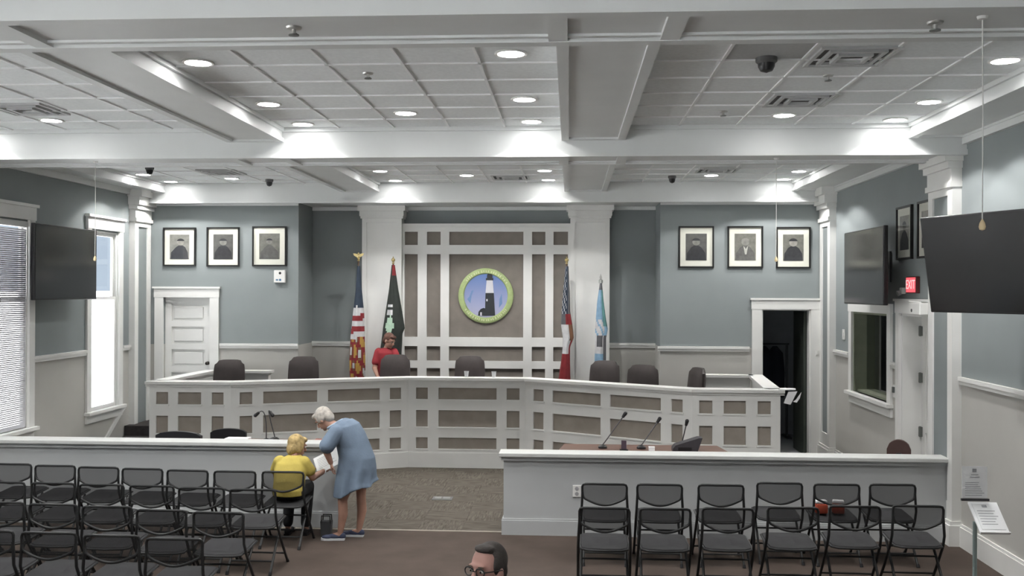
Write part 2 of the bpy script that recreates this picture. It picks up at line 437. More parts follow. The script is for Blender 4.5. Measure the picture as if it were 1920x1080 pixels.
pilaster_y('trim_5', 'broad white pilaster behind the two left flags', -3.59, -2.90)
pilaster_y('trim_6', 'broad white pilaster behind the two right flags', .01, .68)

# panelled feature wall
pw = thing('trim_7', 'white grid of rails over taupe panels around the round seal', 'panelling', kind='structure')
PX = [(-2.87, -2.64), (-2.48, -2.24), (-2.09, -.80), (-.65, -.42), (-.28, -.03)]
PZ = [(3.48, 3.71), (1.88, 3.32), (1.47, 1.72), (1.14, 1.34), (.62, 1.0)]
ops = [(a, b, c, d) for a, b in PX for c, d in PZ]
f = MB(); cells(f, 'Y', 16.76, 16.83, -2.90, .01, .5, 3.85, ops); f.box(-2.90, .01, 16.73, 16.76, 3.79, 3.85); f.build('rail_grid', WHITE, pw)
for a, b, c, d in ops: MB().box(a-.01, b+.01, 16.81, 16.85, c-.01, d+.01).build('panel', TAUPE, pw)

# ------------------------------------------------------------------ windows
def window_left(name, label, y0, y1, z0, z1, blind):
    o = thing(name, label, 'window', kind='structure')
    X0 = XL
    c = MB(); e = .13
    c.box(X0, X0+.035, y0-e, y0, z0, z1+.02).box(X0, X0+.035, y1, y1+e, z0, z1+.02)
    c.build('side_casing', WHITE, o)
    MB().box(X0, X0+.045, y0-e-.01, y1+e+.01, z1+.02, z1+.19).box(X0, X0+.075, y0-e-.03, y1+e+.03, z1+.19, z1+.23).build('head_casing', WHITE, o)
    MB().box(X0-.2, X0+.09, y0-e-.03, y1+e+.03, z0-.045, z0).box(X0, X0+.03, y0-e, y1+e, z0-.17, z0-.045).build('window_sill', WHITE, o)
    MB().box(X0-.09, X0, y0, y0+.02, z0, z1).box(X0-.09, X0, y1-.02, y1, z0, z1).box(X0-.09, X0, y0, y1, z1-.02, z1).build('jamb', WHITE, o)
    zm = 2.55; s = .05
    for nm, a, b, xx in (('upper_sash', zm-.02, z1-.02, X0-.085), ('lower_sash', z0, zm+.03, X0-.05)):
        p = MB().box(xx, xx+.035, y0+.02, y0+.02+s, a, b).box(xx, xx+.035, y1-.02-s, y1-.02, a, b).box(xx, xx+.035, y0+.02+s, y1-.02-s, a, a+s).box(xx, xx+.035, y0+.02+s, y1-.02-s, b-s, b).build(nm, WHITE, o)
        MB().box(xx+.014, xx+.02, y0+.02+s, y1-.02-s, a+s, b-s).build('pane', GLASS, p)
    if blind:
        b = MB()
        z = z0+.03
        while z < z1-.1:
            b.box(-.012, .012, y0+.03, y1-.03, -.0012, .0012, Matrix.Translation((X0-.002, 0, z)) @ Matrix.Rotation(R(76), 4, 'Y')); z += .026
        q = b.build('blind_slats', BLIND, o); q['kind'] = 'stuff'
        MB().box(X0-.012, X0+.02, y0+.025, y1-.025, z1-.08, z1-.022).build('blind_headrail', WHITE, o)
    return o
window_left('window_1', 'tall left wall window with lowered grey blind, at the left edge', *WIN1, True)
window_left('window_2', 'tall bright left wall window beside the corner pilaster', *WIN2, False)

ORDW = ['nearest', 'second', 'third', 'fourth', 'farthest']
for q, op in enumerate(WINX): window_left('window_%d' % (q+4), 'added unseen left wall window for daylight, %s to the dais' % ORDW[q], *op, False)
for q, x in enumerate(WINR):
    o = thing('window_%d' % (q+9), 'added unseen rear wall window for daylight, %s to the left wall' % ORDW[q], 'window', kind='structure')
    MB().box(x-.13, x, YB, YB+.035, .86, 3.6).box(x+1.4, x+1.53, YB, YB+.035, .86, 3.6).box(x-.15, x+1.55, YB, YB+.05, 3.6, 3.78).box(x-.15, x+1.55, YB-.15, YB+.08, .82, .86).build('casing', WHITE, o)
    MB().box(x, x+1.4, YB-.12, YB-.08, 2.2, 2.26).box(x, x+.05, YB-.12, YB-.08, .86, 3.58).box(x+1.35, x+1.4, YB-.12, YB-.08, .86, 3.58).box(x+.05, x+1.35, YB-.12, YB-.08, .86, .91).box(x+.05, x+1.35, YB-.12, YB-.08, 3.53, 3.58).build('sash', WHITE, o)
    MB().box(x+.05, x+1.35, YB-.102, YB-.097, .91, 2.2).build('pane', GLASS, o); MB().box(x+.05, x+1.35, YB-.102, YB-.097, 2.26, 3.53).build('pane', GLASS, o)

# interior window on the right wall
o = thing('window_3', 'dark interior window in the right wall beside the recessed door', 'window', kind='structure')
y0, y1, z0, z1 = IWIN; e = .14
MB().box(XR-.035, XR, y0-e, y0, z0, z1).box(XR-.035, XR, y1, y1+e, z0, z1).build('side_casing', WHITE, o)
MB().box(XR-.04, XR, y0-e-.01, y1+e+.01, z1, z1+.13).build('head_casing', WHITE, o)
MB().box(XR-.09, XR+.05, y0-e-.03, y1+e+.03, z0-.045, z0).box(XR-.03, XR, y0-e, y1+e, z0-.17, z0-.045).build('window_sill', WHITE, o)
MB().box(XR, XR+.3, y0-.0, y0+.03, z0, z1).box(XR, XR+.3, y1-.03, y1, z0, z1).box(XR, XR+.3, y0, y1, z1-.03, z1).box(XR+.05, XR+.3, y0, y1, z0, z0+.03).build('jamb', mat('dark_jamb', (.20, .22, .16), .6), o)
MB().box(XR+.18, XR+.19, y0+.03, y1-.03, z0+.03, z1-.03).build('pane', GLASSD, o)

# ------------------------------------------------------------------ doors
def knob(parent, p, d, m=CHROME):
    p = Vector(p); d = Vector(d)
    b = MB().cone(p, .03, p+d*.012, .03, 14).cone(p+d*.012, .012, p+d*.045, .012, 10)
    b.ell(p+d*.06, .028, 12, 8); b.build('door_handle', m, parent, True)
o = thing('door_1', 'closed white panel door at the back left', 'door', kind='structure')
a, b, c, d = DL
MB().box(a-.15, a, YF-.035, YF, c, d).box(b, b+.15, YF-.035, YF, c, d).build('side_casing', WHITE, o)
MB().box(a-.16, b+.16, YF-.04, YF, d, d+.15).box(a-.18, b+.18, YF-.06, YF, d+.15, d+.18).build('head_casing', WHITE, o)
lf = MB()
pz = [(c+.12+k*.385, c+.12+k*.385+.29) for k in range(5)]
cells(lf, 'Y', YF+.055, YF+.10, a, b, c, d, [(a+.11, b-.11, p, q) for p, q in pz])
lf = lf.build('door_leaf', WHITE, o)
for p, q in pz: MB().box(a+.105, b-.105, YF+.08, YF+.09, p-.005, q+.005).bbox(a+.15, b-.15, YF+.064, YF+.08, p+.045, q-.045, .006).build('door_panel', WHITE, lf)
knob(o, (b-.06, YF+.055, 1.45), (0, -1, 0), mat('dark_bronze', (.05, .045, .04), .4, metal=.6))
o = thing('door_2', 'white cased open doorway into the dark side room', 'doorway', kind='structure')
a, b, c, d = DR
MB().box(a-.16, a, YF-.035, YF, c, d).box(b, XR, YF-.035, YF, c, d).build('side_casing', WHITE, o)
MB().box(a-.17, XR, YF-.04, YF, d, d+.15).box(a-.19, XR, YF-.06, YF, d+.15, d+.18).build('head_casing', WHITE, o)
MB().box(a, a+.02, YF, YF+.15, c, d).box(b-.02, b, YF, YF+.15, c, d).box(a, b, YF, YF+.15, d-.02, d).build('jamb', WHITE, o)
lfm = MB().box(0, .04, 0, .72, .02, 2.36).build('door_leaf', mat('dark_green_door', (.05, .06, .05), .5), o); lfm.location = (b-.07, YF+.16, 0)
o = thing('door_3', 'white recessed door under the red exit sign', 'door', kind='structure')
y0, y1, z0, z1 = RDOOR
MB().box(XR-.035, XR, y0-.09, y0, z0, z1).box(XR-.035, XR, y1, y1+.12, z0, z1).build('side_casing', WHITE, o)
MB().box(XR-.04, XR, y0-.1, y1+.13, z1, z1+.15).box(XR-.06, XR, y0-.11, y1+.14, z1+.15, z1+.18).build('head_casing', WHITE, o)
MB().box(XR, XR+.3, y1-.03, y1, z0, z1).box(XR, XR+.3, y0, y0+.03, z0, z1).box(XR, XR+.3, y0, y1, z1-.03, z1).build('jamb', WHITE, o)
lf = MB(); cells(lf, 'X', XR+.235, XR+.28, y0+.035, y1-.035, .01, z1-.035, [(y0+.16, y1-.16, .25, .95), (y0+.16, y1-.16, 1.1, 2.2)]); lf = lf.build('door_leaf', WHITE, o)
for p, q in ((.25, .95), (1.1, 2.2)): MB().box(XR+.25, XR+.27, y0+.155, y1-.155, p-.005, q+.005).build('door_panel', WHITE, lf)
for z in (.95, 1.62, 2.2): MB().box(XR+.20, XR+.236, y1-.075, y1-.028, z-.06, z+.06).cone((XR+.215, y1-.045, z-.065), .012, (XR+.215, y1-.045, z+.065), .012, 8).build('hinge', mat('aged_steel', (.2, .21, .2), .4, metal=.7), o)
MB().box(XR+.19, XR+.236, y0+.42, y0+.50, .98, 1.14).cone((XR+.15, y0+.46, 1.06), .012, (XR+.236, y0+.46, 1.06), .012, 8).build('door_handle', mat('dark_bronze', (.05, .045, .04), .4, metal=.6), o)
cl = thing('door_closer', 'white door closer box mounted above the recessed door', 'door closer', (XR-.04, 11.52, 2.5))
MB().bbox(-.12, 0, -.20, .16, -.08, .06, .012).build('closer_body', WHITE, cl)
MB().cone((-.125, .05, -.03), .02, (-.11, .05, -.03), .02, 10).build('screw_cap', BLACKP, cl)
MB().tube([(-.06, -.1, .06), (-.13, .1, .075), (-.02, .25, .07)], .009).build('arm', WHITE, cl)

# ------------------------------------------------------------------ outside the windows
tag(MB().box(-2500, XL-.6, -600, 2500, -1.0, -.8).box(XL-.6, 400, -600, YB-.6, -1.0, -.8).build('ground_outside', mat('pale_sunlit_ground', (.80, .79, .76), .9, .05, .4)), 'pale sunlit ground outside the left windows', 'ground', kind='structure')

# ------------------------------------------------------------------ half walls
def half_wall(name, label, x0, x1, y0, y1, h, end):
    o = MB().box(x0, x1, y0, y1, 0, h-.06).build(name, HALF); tag(o, label, 'half wall', kind='structure')
    ex0, ex1 = (x0-.05, x1) if end == 'l' else (x0, x1+.05)
    MB().bbox(ex0, ex1, y0-.06, y1+.06, h-.045, h, .008).build('cap', mat('cap_paint', (.52, .53, .52), .5, .03, 3), o)
    ex0, ex1 = (x0-.025, x1) if end == 'l' else (x0, x1+.025)
    MB().box(ex0, ex1, y0-.03, y1+.03, h-.085, h-.045).build('cap_moulding', HALF, o)
    bx0, bx1 = (x0-.02, x1) if end == 'l' else (x0, x1+.02)
    MB().box(bx0, bx1, y0-.02, y1+.02, 0, .16).box(bx0+.008, bx1-.008, y0-.012, y1+.012, .16, .18).build('baseboard', HALF, o)
    return o
half_wall('wall_partition_right', 'low grey half wall with pale cap, right of the aisle', -.72, XR-.02, 10.68, 10.84, .905, 'l')
half_wall('wall_partition_left', 'low grey half wall with pale cap, left of the aisle', XL, -2.58, 10.86, 11.02, .955, 'r')

# ------------------------------------------------------------------ platform, steps
P = [(-6.05, 13.68), (-4.85, 13.68), (-2.45, 14.66), (-.665, 14.65), (1.66, 13.25), (2.83, 13.23)]
pf = MB().prism([(-6.0, 13.8), (-4.87, 13.8), (-2.47, 14.78), (-.65, 14.77), (1.70, 13.37), (2.80, 13.35), (3.0, 15.7), (3.0, 16.0), (1.48, 16.0), (1.48, 16.9), (-4.53, 16.9), (-4.53, 16.0), (-7.13, 16.0), (-7.13, 15.2), (-6.02, 15.2)], 0, .5)
tag(pf.build('floor_platform', DKCARPET), 'dark carpeted raised platform behind the dais', 'platform', kind='structure')
st = thing('platform_steps', 'dark carpeted steps at left up to the platform', 'steps', (0, 0, 0), kind='structure')
MB().box(-7.11, -6.15, 14.60, 15.2, 0, .17).build('step', DKCARPET, st)
MB().box(-7.11, -6.15, 14.90, 15.2, .17, .34).build('step', DKCARPET, st)
tag(MB().prism([(14.3, .22), (14.36, .18), (15.25, .80), (15.19, .84)], XL, XL+.025, 'x').build('trim_8', WHITE), 'slanting pale stair skirting on the left wall below the window', 'stair trim', kind='structure')

# ------------------------------------------------------------------ dais
da = thing('council_dais', 'long angled white council dais with rows of taupe panels', 'dais', (-1.55, 14.6, 0))
def DM(mb, name, m, parent=da):
    o = mb.build(name, m, parent)
    if parent is da: o.matrix_parent_inverse = Matrix.Translation((1.55, -14.6, 0))
    return o
ROWS = [(1.036, 1.211), (.616, .869), (.284, .454)]
COLS = [(0.099, 0.276, 0.421, 0.762, 0.919, 1.091),
        (0.122, 0.297, 0.451, 1.227, 1.384, 2.158, 2.313, 2.485),
        (0.123, 0.302, 0.466, 1.351, 1.505, 1.699),
        (0.147, 0.328, 0.487, 1.299, 1.452, 2.247, 2.404, 2.573),
        (0.093, 0.27, 0.42, 0.714, 0.87, 1.045)]
for k in range(5):
    (x0, y0), (x1, y1) = P[k], P[k+1]
    L = math.hypot(x1-x0, y1-y0); an = math.atan2(y1-y0, x1-x0)
    M = Matrix.Translation((x0, y0, 0)) @ Matrix.Rotation(an, 4, 'Z')
    ops = [(COLS[k][i], COLS[k][i+1], c, d) for i in range(0, len(COLS[k]), 2) for c, d in ROWS]
    f = MB(); cells(f, 'Y', 0, .03, 0, L, 0, 1.32, ops, M=M); f.box(0, L, .055, .11, 0, 1.32, M)
    fo = DM(f, 'front_frame', WHITE)
    for u0, u1, c, d in ops:
        MB().box(u0-.006, u1+.006, .026, .054, c-.006, d+.006, M).build('panel', DTAUPE, fo)
    MB().box(0, L, -.018, .0, 0, .225, M).box(0, L, -.01, .0, .225, .24, M).build('baseboard', WHITE, fo)
    for u0, u1, c, d in ops: MB().box(u0-.015, u1+.015, -.012, .0, c-.022, c-.004, M).build('panel_lip', WHITE, fo)
def offset_poly(pts, d):
    out = []
    for i, p in enumerate(pts):
        p = Vector(p); ns = []
        for a, b in ((i-1, i), (i, i+1)):
            if a < 0 or b >= len(pts): continue
            t_ = (Vector(pts[b]) - Vector(pts[a])).normalized(); ns.append(Vector((t_.y, -t_.x)))
        n_ = sum(ns, Vector((0, 0))).normalized(); k_ = d / max(.5, n_.dot(ns[0])); out.append(tuple(p + n_*k_))
    return out
PE = [(P[0][0]-.05, P[0][1])] + P[1:-1] + [(P[-1][0]+.05, P[-1][1])]
fo_, bo_ = offset_poly(PE, .05), offset_poly(PE, -.22)
DM(MB().prism(fo_ + bo_[::-1], 1.325, 1.365), 'top_ledge', WHITE)
fo2 = offset_poly(PE, .02)
DM(MB().prism(fo2 + offset_poly(PE, -.12)[::-1], 1.29, 1.325), 'ledge_moulding', WHITE)
d0, d1 = offset_poly(P, -.115), offset_poly(P, -.5)
DM(MB().prism(d0 + d1[::-1], 1.19, 1.225), 'desktop', WOODT)
# end returns and short back rails
def return_wall(x0, y0, x1, y1, nm):
    L = math.hypot(x1-x0, y1-y0); an = math.atan2(y1-y0, x1-x0)
    M = Matrix.Translation((x0, y0, 0)) @ Matrix.Rotation(an, 4, 'Z')
    DM(MB().box(0, L, -.06, .06, 0, 1.32, M), nm, WHITE)
    DM(MB().box(-.05, L+.05, -.11, .11, 1.325, 1.365, M).box(-.02, L+.02, -.08, .08, 1.29, 1.325, M), nm+'_ledge', WHITE)
return_wall(-5.98, 13.85, -5.90, 15.68, 'side_return')
return_wall(2.76, 13.4, 2.95, 15.62, 'side_return')
return_wall(-5.80, 15.72, -4.93, 15.72, 'back_rail')
return_wall(2.05, 15.62, 2.86, 15.62, 'back_rail')

# ------------------------------------------------------------------ downlights
def downlight(x, y, label, z=ZC, r=.10, warm=False):
    o = thing('downlight', label, 'downlight', (x, y, z), group='recessed ceiling downlights')
    MB().lathe([(r+.025, -.008), (r+.02, .002), (r, .002), (r, -.012), (r+.018, -.014), (r+.025, -.008)], 24).build('trim_ring', WHITE, o, True)
    MB().lathe([(r, -.004), (r, -.010), (r*.5, -.016), (0.001, -.018)], 24).build('lens', emit('lamp_glow', (1, .985, .97), 34.0), o, True)
    l = bpy.data.lights.new('lamp', 'SPOT'); l.energy = LAMP_W; l.spot_size = R(124); l.spot_blend = .22; l.shadow_soft_size = .06
    l.color = (1, .985, .96)
    lo = bpy.data.objects.new('lamp', l); C.objects.link(lo); lo.parent = o; lo.location = (0, 0, -.03)
DLS = [
 (-2.88, 7.36, 'middle coffer over the audience, left row, nearest the camera'), (-2.85, 9.03, 'middle coffer over the audience, left row, second'),
 (-2.83, 10.14, 'middle coffer over the audience, left row, against the beam'), (-1.63, 9.55, 'centre of the middle coffer over the audience'),
 (-.44, 7.19, 'middle coffer over the audience, right row, nearest the camera'), (-.42, 8.91, 'middle coffer over the audience, right row, second'),
 (-.40, 10.08, 'middle coffer over the audience, right row, against the beam'), (2.13, 9.83, 'right coffer over the audience, beside the air vent'),
 (3.30, 7.58, 'right coffer over the audience, wall row, nearest the camera'), (3.32, 9.20, 'right coffer over the audience, wall row, second'),
 (3.32, 10.14, 'right coffer over the audience, wall row, against the beam'), (-5.39, 9.80, 'left coffer over the audience, beside the air vent'),
 (-6.50, 14.45, 'left coffer over the dais, wall row, front one'), (-6.47, 15.40, 'left coffer over the dais, wall row, against the back beam'),
 (-5.32, 15.0, 'left coffer over the dais, near the middle'), (-2.79, 14.15, 'middle coffer over the dais, left row, front one'),
 (-2.79, 15.39, 'middle coffer over the dais, left row, against the back beam'), (-1.57, 14.72, 'centre of the middle coffer over the dais'),
 (-.37, 14.18, 'middle coffer over the dais, right row, front one'), (-.34, 15.36, 'middle coffer over the dais, right row, against the back beam'),
 (2.14, 14.85, 'right coffer over the dais, near the middle'), (3.34, 14.40, 'right coffer over the dais, wall row, front one'),
 (3.34, 15.40, 'right coffer over the dais, wall row, against the back beam'),
 (-6.5, 10.14, 'left coffer over the audience, wall row, against the beam'), (-6.5, 9.1, 'left coffer over the audience, wall row, second'),
 (-6.5, 7.4, 'left coffer over the audience, wall row, front one'), (-5.39, 7.3, 'added out of view to brighten the left side, left coffer, centre front'), (-4.1, 6.1, 'added out of view to brighten the left side, left coffer, near the closest cross beam')]  # last two lamps added out of view to brighten the left half wall
for x, y, s in DLS: downlight(x, y, 'round glowing recessed downlight, ' + s)
for x, sx in ((-6.2, 'left wall'), (-4.2, 'left'), (-1.6, 'middle'), (2.1, 'right')):  # lamps added over the unseen rear bay to light the half wall fronts
    for y, sy in ((-.8, 'by the rear wall'), (2.9, 'in front of the rear wall lamp')): downlight(x, y, f'added out-of-view downlight in the rear bay, {sx} row, {sy}', z=4.49)

# ------------------------------------------------------------------ ceiling fittings
def vent(x, y, label, z=ZC, s=.29):
    o = thing('air_vent', label, 'air vent', (x, y, z))
    f = MB(); cells(f, 'Y', -.001, .001, -1, -.999, 0, .001)
    f = MB()
    for a in (s, s*.72, s*.44):
        e = .03; h = .012 + (s-a)*.09
        f.box(-a, a, -a, -a+e, -h-.006, .0).box(-a, a, a-e, a, -h-.006, 0).box(-a, -a+e, -a+e, a-e, -h-.006, 0).box(a-e, a, -a+e, a-e, -h-.006, 0)
    f.build('louvre_frame', mat('vent_grey', (.52, .53, .53), .5), o)
    MB().box(-s+.03, s-.03, -s+.03, s-.03, -.004, -.001).build('duct_opening', mat('duct_dark', (.10, .10, .10), .8), o)
    return o
vent(-5.30, 9.18, 'square air vent in the left coffer over the audience')
vent(2.10, 7.40, 'square air vent beside the dome camera in the right coffer')
vent(2.11, 9.05, 'square air vent between two sprinklers in the right coffer')
vent(-.92, 15.02, 'dark slotted air vent in the middle coffer over the dais')
vent(-5.19, 14.20, 'square air vent in the left coffer over the dais')
vent(2.13, 14.20, 'square air vent in the right coffer over the dais')
def dome(x, y, label, r=.06, z=ZC):
    o = thing('dome_camera', label, 'camera', (x, y, z))
    MB().lathe([(r*1.25, .001), (r*1.25, -.03), (r, -.045), (.001, -.045)], 20).build('mount', mat('camera_mount', (.12, .12, .12)), o, True)
    MB().lathe([(r, -.04), (r*.95, -.07), (r*.7, -.1), (.001, -.115)], 20).build('dome', BLACKP, o, True)
dome(1.48, 7.43, 'black dome camera on the grey ceiling tile', .065)
dome(-6.03, 13.61, 'small black dome in the left coffer, nearest the left wall', .05)
dome(-4.78, 15.2, 'small black dome in the left coffer near the back beam', .05)
dome(1.56, 14.95, 'small black dome in the right coffer over the dais', .05)
def sprinkler(x, y, z, label):
    o = thing('sprinkler', label, 'sprinkler', (x, y, z))
    MB().lathe([(.045, .001), (.04, -.01), (.012, -.014), (.012, -.04), (.001, -.04)], 16).build('cover_plate', CHROME, o, True)
    MB().lathe([(.03, -.042), (.03, -.048), (.001, -.05)], 12).tube([(.012, 0, -.035), (.02, 0, -.042)], .004).build('deflector', mat('aged_steel', (.2, .21, .2)), o, True)
sprinkler(-1.64, 7.8, ZC, 'sprinkler head in the middle coffer over the audience')
sprinkler(2.10, 8.05, ZC, 'sprinkler head between the vents in the right coffer')
sprinkler(-1.54, 5.33, ZB, 'sprinkler head on the nearest cross beam, left of centre')
sprinkler(1.98, 5.40, ZB, 'sprinkler head on the nearest cross beam, right')
sprinkler(1.5, 9.62, ZC, 'flat sprinkler plate in the right coffer near the beam')
def cord(x, y, label, z1=ZB):
    o = thing('pull_cord', label, 'pull cord', (x, y, z1))
    MB().tube([(0, 0, 0), (.002, 0, -.5), (0, 0, 3.06-z1)], .0032, 6).build('cord', mat('white_cord', (.62, .62, .6), .6), o, True)
    MB().lathe([(.004, 3.07-z1), (.014, 3.05-z1), (.018, 3.03-z1), (.014, 3.015-z1), (.002, 3.01-z1)], 12).build('pull_knob', mat('cord_knob', (.62, .50, .30), .5), o, True)
    MB().lathe([(.03, 0), (.025, -.015), (.004, -.02)], 12).build('ceiling_boss', WHITE, o, True)
cord(2.19, 5.3, 'long white pull cord hanging in front of the large tilted screen')
cord(-5.42, 10.8, 'white pull cord hanging in front of the left wall screen')
cord(2.26, 10.8, 'white pull cord hanging before the right group of portraits')

# ------------------------------------------------------------------ folding chairs
def make_folding_chair(label):
    o = thing('folding_chair', label, 'chair', group='black folding chairs in rows')
    W = .222
    for s in (-1, 1):       # back upright running on to the front foot
        MB().tube([(s*(W-.006), 0, .70), (s*(W+.004), -.005, .52), (s*(W+.008), .04, .42), (s*(W+.010), .20, .20), (s*(W+.012), .36, .0)], .0125).build('front_leg', METAL, o, True)
        MB().tube([(s*(W-.02), .26, .42), (s*(W-.018), .06, .22), (s*(W-.015), -.12, .0)], .0125).build('rear_leg', METAL, o, True)
        MB().cone((s*(W+.012), .36, 0), .017, (s*(W+.0115), .345, .03), .016, 10).build('foot_cap', BLACKP, o, True)
        MB().cone((s*(W-.015), -.12, 0), .017, (s*(W-.0155), -.107, .03), .016, 10).build('foot_cap', BLACKP, o, True)
    for nm, z, y in (('rear_crossbar', .11, -.03), ('rear_crossbar', .30, .135)):
        MB().tube([(-(W-.018), y, z), (W-.018, y, z)], .009).build(nm, METAL, o, True)
    MB().tube([(-(W+.01), .27, .11), (W+.01, .27, .11)], .009).build('front_crossbar', METAL, o, True)
    # back: rim with straight top and sagging lower edge
    n = 14; rim = []
    bow = lambda x: -.018*(1-(x/W)**2)
    top = [(-W+.035, .78), (-.12, .782), (0, .782), (.12, .782), (W-.035, .78), (W-.012, .772), (W-.003, .75), (W-.004, .70), (W-.012, .655), (W-.03, .634)]
    low = [(W-.03-(2*W-.06)*k/n, .634-.058*math.sin(PI*k/n)) for k in range(1, n)]
    lft = [(-x, z) for x, z in top[5:][::-1]]
    ring = top + low + lft
    MB().tube([(x, bow(x), z) for x, z in ring], .0115, 8, True).build('back_rim', METAL, o, True)
    g = MB(); N = 16; rows_ = 6
    grid = []
    for i in range(N+1):
        x = -W+.01 + (2*W-.02)*i/N
        zt = .78; zl = .634-.058*math.sin(PI*min(1, max(0, (x+W-.03)/(2*W-.06))))
        grid.append([(x, bow(x)+.001, zl+(zt-zl)*j/rows_) for j in range(rows_+1)])
    vs = [p for col in grid for p in col]
    fs = [(i*(rows_+1)+j, (i+1)*(rows_+1)+j, (i+1)*(rows_+1)+j+1, i*(rows_+1)+j+1) for i in range(N) for j in range(rows_)]
    g._add(vs, fs); g.build('back_mesh', MESHF, o, True)
    # seat: slightly dished, rounded rear edge
    sp = [(-.205, .36), (-.21, .10), (-.20, -.01), (-.15, -.045), (0, -.058), (.15, -.045), (.20, -.01), (.21, .10), (.205, .36), (.16, .385), (-.16, .385)]
    sb = MB(); cx = Vector((0, .16, 0)); rings = []
    for sc, dz in ((1, -.014), (1.01, 0), (.97, .012), (.55, .009), (.25, .008)):
        rings.append([(p[0]*sc, .16+(p[1]-.16)*sc, .425+.03*(p[1]+.05)/.43+dz) for p in sp])
    nn = len(sp); vs = [p for r_ in rings for p in r_]
    fs = [(j*nn+i, j*nn+(i+1) % nn, (j+1)*nn+(i+1) % nn, (j+1)*nn+i) for j in range(len(rings)-1) for i in range(nn)]
    fs += [tuple(range(nn)), tuple(range((len(rings)-1)*nn, len(rings)*nn))]
    sb._add(vs, fs); sb.build('seat', SEATF, o, True)
    MB().tube([(x*1.02, y*1.01, .42+.03*(y+.05)/.43) for x, y in sp], .010, 8, True).build('seat_rim', METAL, o, True)
    return o
ORD = ['end', 'second', 'third', 'fourth', 'fifth', 'sixth', 'seventh']
rows = {
 'row of chairs against the right half wall': [(.35, 9.62), (.89, 9.63), (1.49, 9.65), (2.09, 9.80), (2.64, 9.77), (3.19, 9.80)],
 'near row right of the aisle': [(.31, 8.55), (.84, 8.56), (1.39, 8.61), (1.97, 8.69), (2.53, 8.78), (3.10, 8.84)],
 'row of chairs against the left half wall': [(-2.99, 10.01), (-3.50, 10.0), (-4.015, 10.02), (-4.525, 10.07), (-5.03, 10.12), (-5.54, 10.18), (-6.06, 10.24)],
 'second row back, left of the aisle': [(-3.01, 9.10), (-3.525, 9.14), (-4.04, 9.20), (-4.55, 9.22), (-5.06, 9.26), (-5.57, 9.27)],
 'third row back, left of the aisle': [(-2.99, 8.14), (-3.51, 8.19), (-4.04, 8.29), (-4.555, 8.34), (-5.07, 8.39)],
 'nearest row, left of the aisle': [(-3.01, 7.26), (-3.53, 7.32), (-4.06, 7.37), (-4.58, 7.40)]}
ch0 = None
for rn, ps in rows.items():
    for i, (x, y) in enumerate(ps):
        lab = f'black folding chair, {"aisle end" if i == 0 else ORD[i]+" from the aisle"}, {rn}'
        rz = random.uniform(-.025, .025)
        if ch0 is None:
            ch0 = make_folding_chair(lab); ch0.location = (x, y, 0); ch0.rotation_euler = (0, 0, rz)
        else: dup(ch0, (x, y, 0), rz, lab)

# ------------------------------------------------------------------ office chairs on the platform
def office_chair(x, y, zt, rz, label):
    o = thing('office_chair', label, 'chair', (x, y, .5), rz, group='brown leather chairs behind the dais')
    h = zt - .5       # top of the backrest above the platform; the chair faces local -Y
    b = MB()
    W, H = .245, .62; n = 9; m = 10; z0 = h-H
    for side in (0, 1):
        for i in range(n):
            u = -1+2*i/(n-1)
            for j in range(m):
                v = -1+2*j/(m-1)
                k = min(1, (1.0-abs(v)**7*abs(u)**5*.16))
                x_ = u*W*(1-.06*v if v > 0 else 1)*k; z_ = z0+H/2+v*H/2*k
                th = .045*(1-abs(u)**4)*(1-abs(v)**4)+.02
                y_ = .16+.06*(v+1)/2+.05*u*u*-1 + (th if side else -th)
                b.v.append((x_, y_, z_))
    for side in (0, 1):
        off = side*n*m
        for i in range(n-1):
            for j in range(m-1):
                b.f.append((off+i*m+j, off+(i+1)*m+j, off+(i+1)*m+j+1, off+i*m+j+1)); b.mi.append(0)
    bd = [i*m for i in range(n)] + [(n-1)*m+j for j in range(1, m)] + [i*m+m-1 for i in range(n-2, -1, -1)] + [j for j in range(m-2, 0, -1)]
    for a, c in zip(bd, bd[1:]+bd[:1]): b.f.append((a, c, c+n*m, a+n*m)); b.mi.append(0)
    b.build('backrest', LEATH, o, True)
    zs = z0-.02
    MB().bbox(-.25, .25, -.30, .20, zs-.09, zs, .035).build('seat', LEATH, o, True)
    for s in (-1, 1):
        MB().tube([(s*.27, .15, zs-.04), (s*.29, .15, zs+.15), (s*.29, .12, zs+.2), (s*.29, -.12, zs+.2), (s*.28, -.16, zs+.12), (s*.27, -.14, zs-.04)], .016).build('armrest_frame', BLACKP, o, True)
        MB().bbox(s*.29-.03, s*.29+.03, -.13, .13, zs+.2, zs+.235, .012).build('armrest_pad', LEATH, o, True)
    MB().bbox(-.05, .05, .05, .24, zs-.12, zs-.06, .012).bbox(-.04, .04, .19, .24, zs-.1, z0+.15, .01).build('back_bracket', BLACKP, o)
    MB().cone((0, 0, .10), .03, (0, 0, zs-.08), .022, 12).build('gas_column', CHROME, o, True)
    base = MB(); cs = MB()
    for k in range(5):
        t_ = 2*PI*k/5; dx, dy = math.cos(t_), math.sin(t_)
        base.tube([(0, 0, .12), (dx*.15, dy*.15, .11), (dx*.29, dy*.29, .075)], [.03, .025, .016])
        cs.cone((dx*.29-dy*.02, dy*.29+dx*.02, .028), .028, (dx*.29+dy*.02, dy*.29-dx*.02, .028), .028, 12)
    base.build('star_base', BLACKP, o, True); cs.build('casters', BLACKP, o, True)
office_chair(-5.36, 14.95, 1.58, R(8), 'brown leather office chair nearest the white panel door')
office_chair(-4.24, 15.2, 1.62, R(6), 'brown leather office chair between the door and the striped flag')
office_chair(-2.80, 15.35, 1.65, 0, 'brown leather office chair in front of the person in red')
office_chair(-1.60, 15.35, 1.64, R(-3), 'brown leather office chair below the round seal')
office_chair(.50, 15.12, 1.595, R(-20), 'brown leather office chair in front of the pale blue flag')
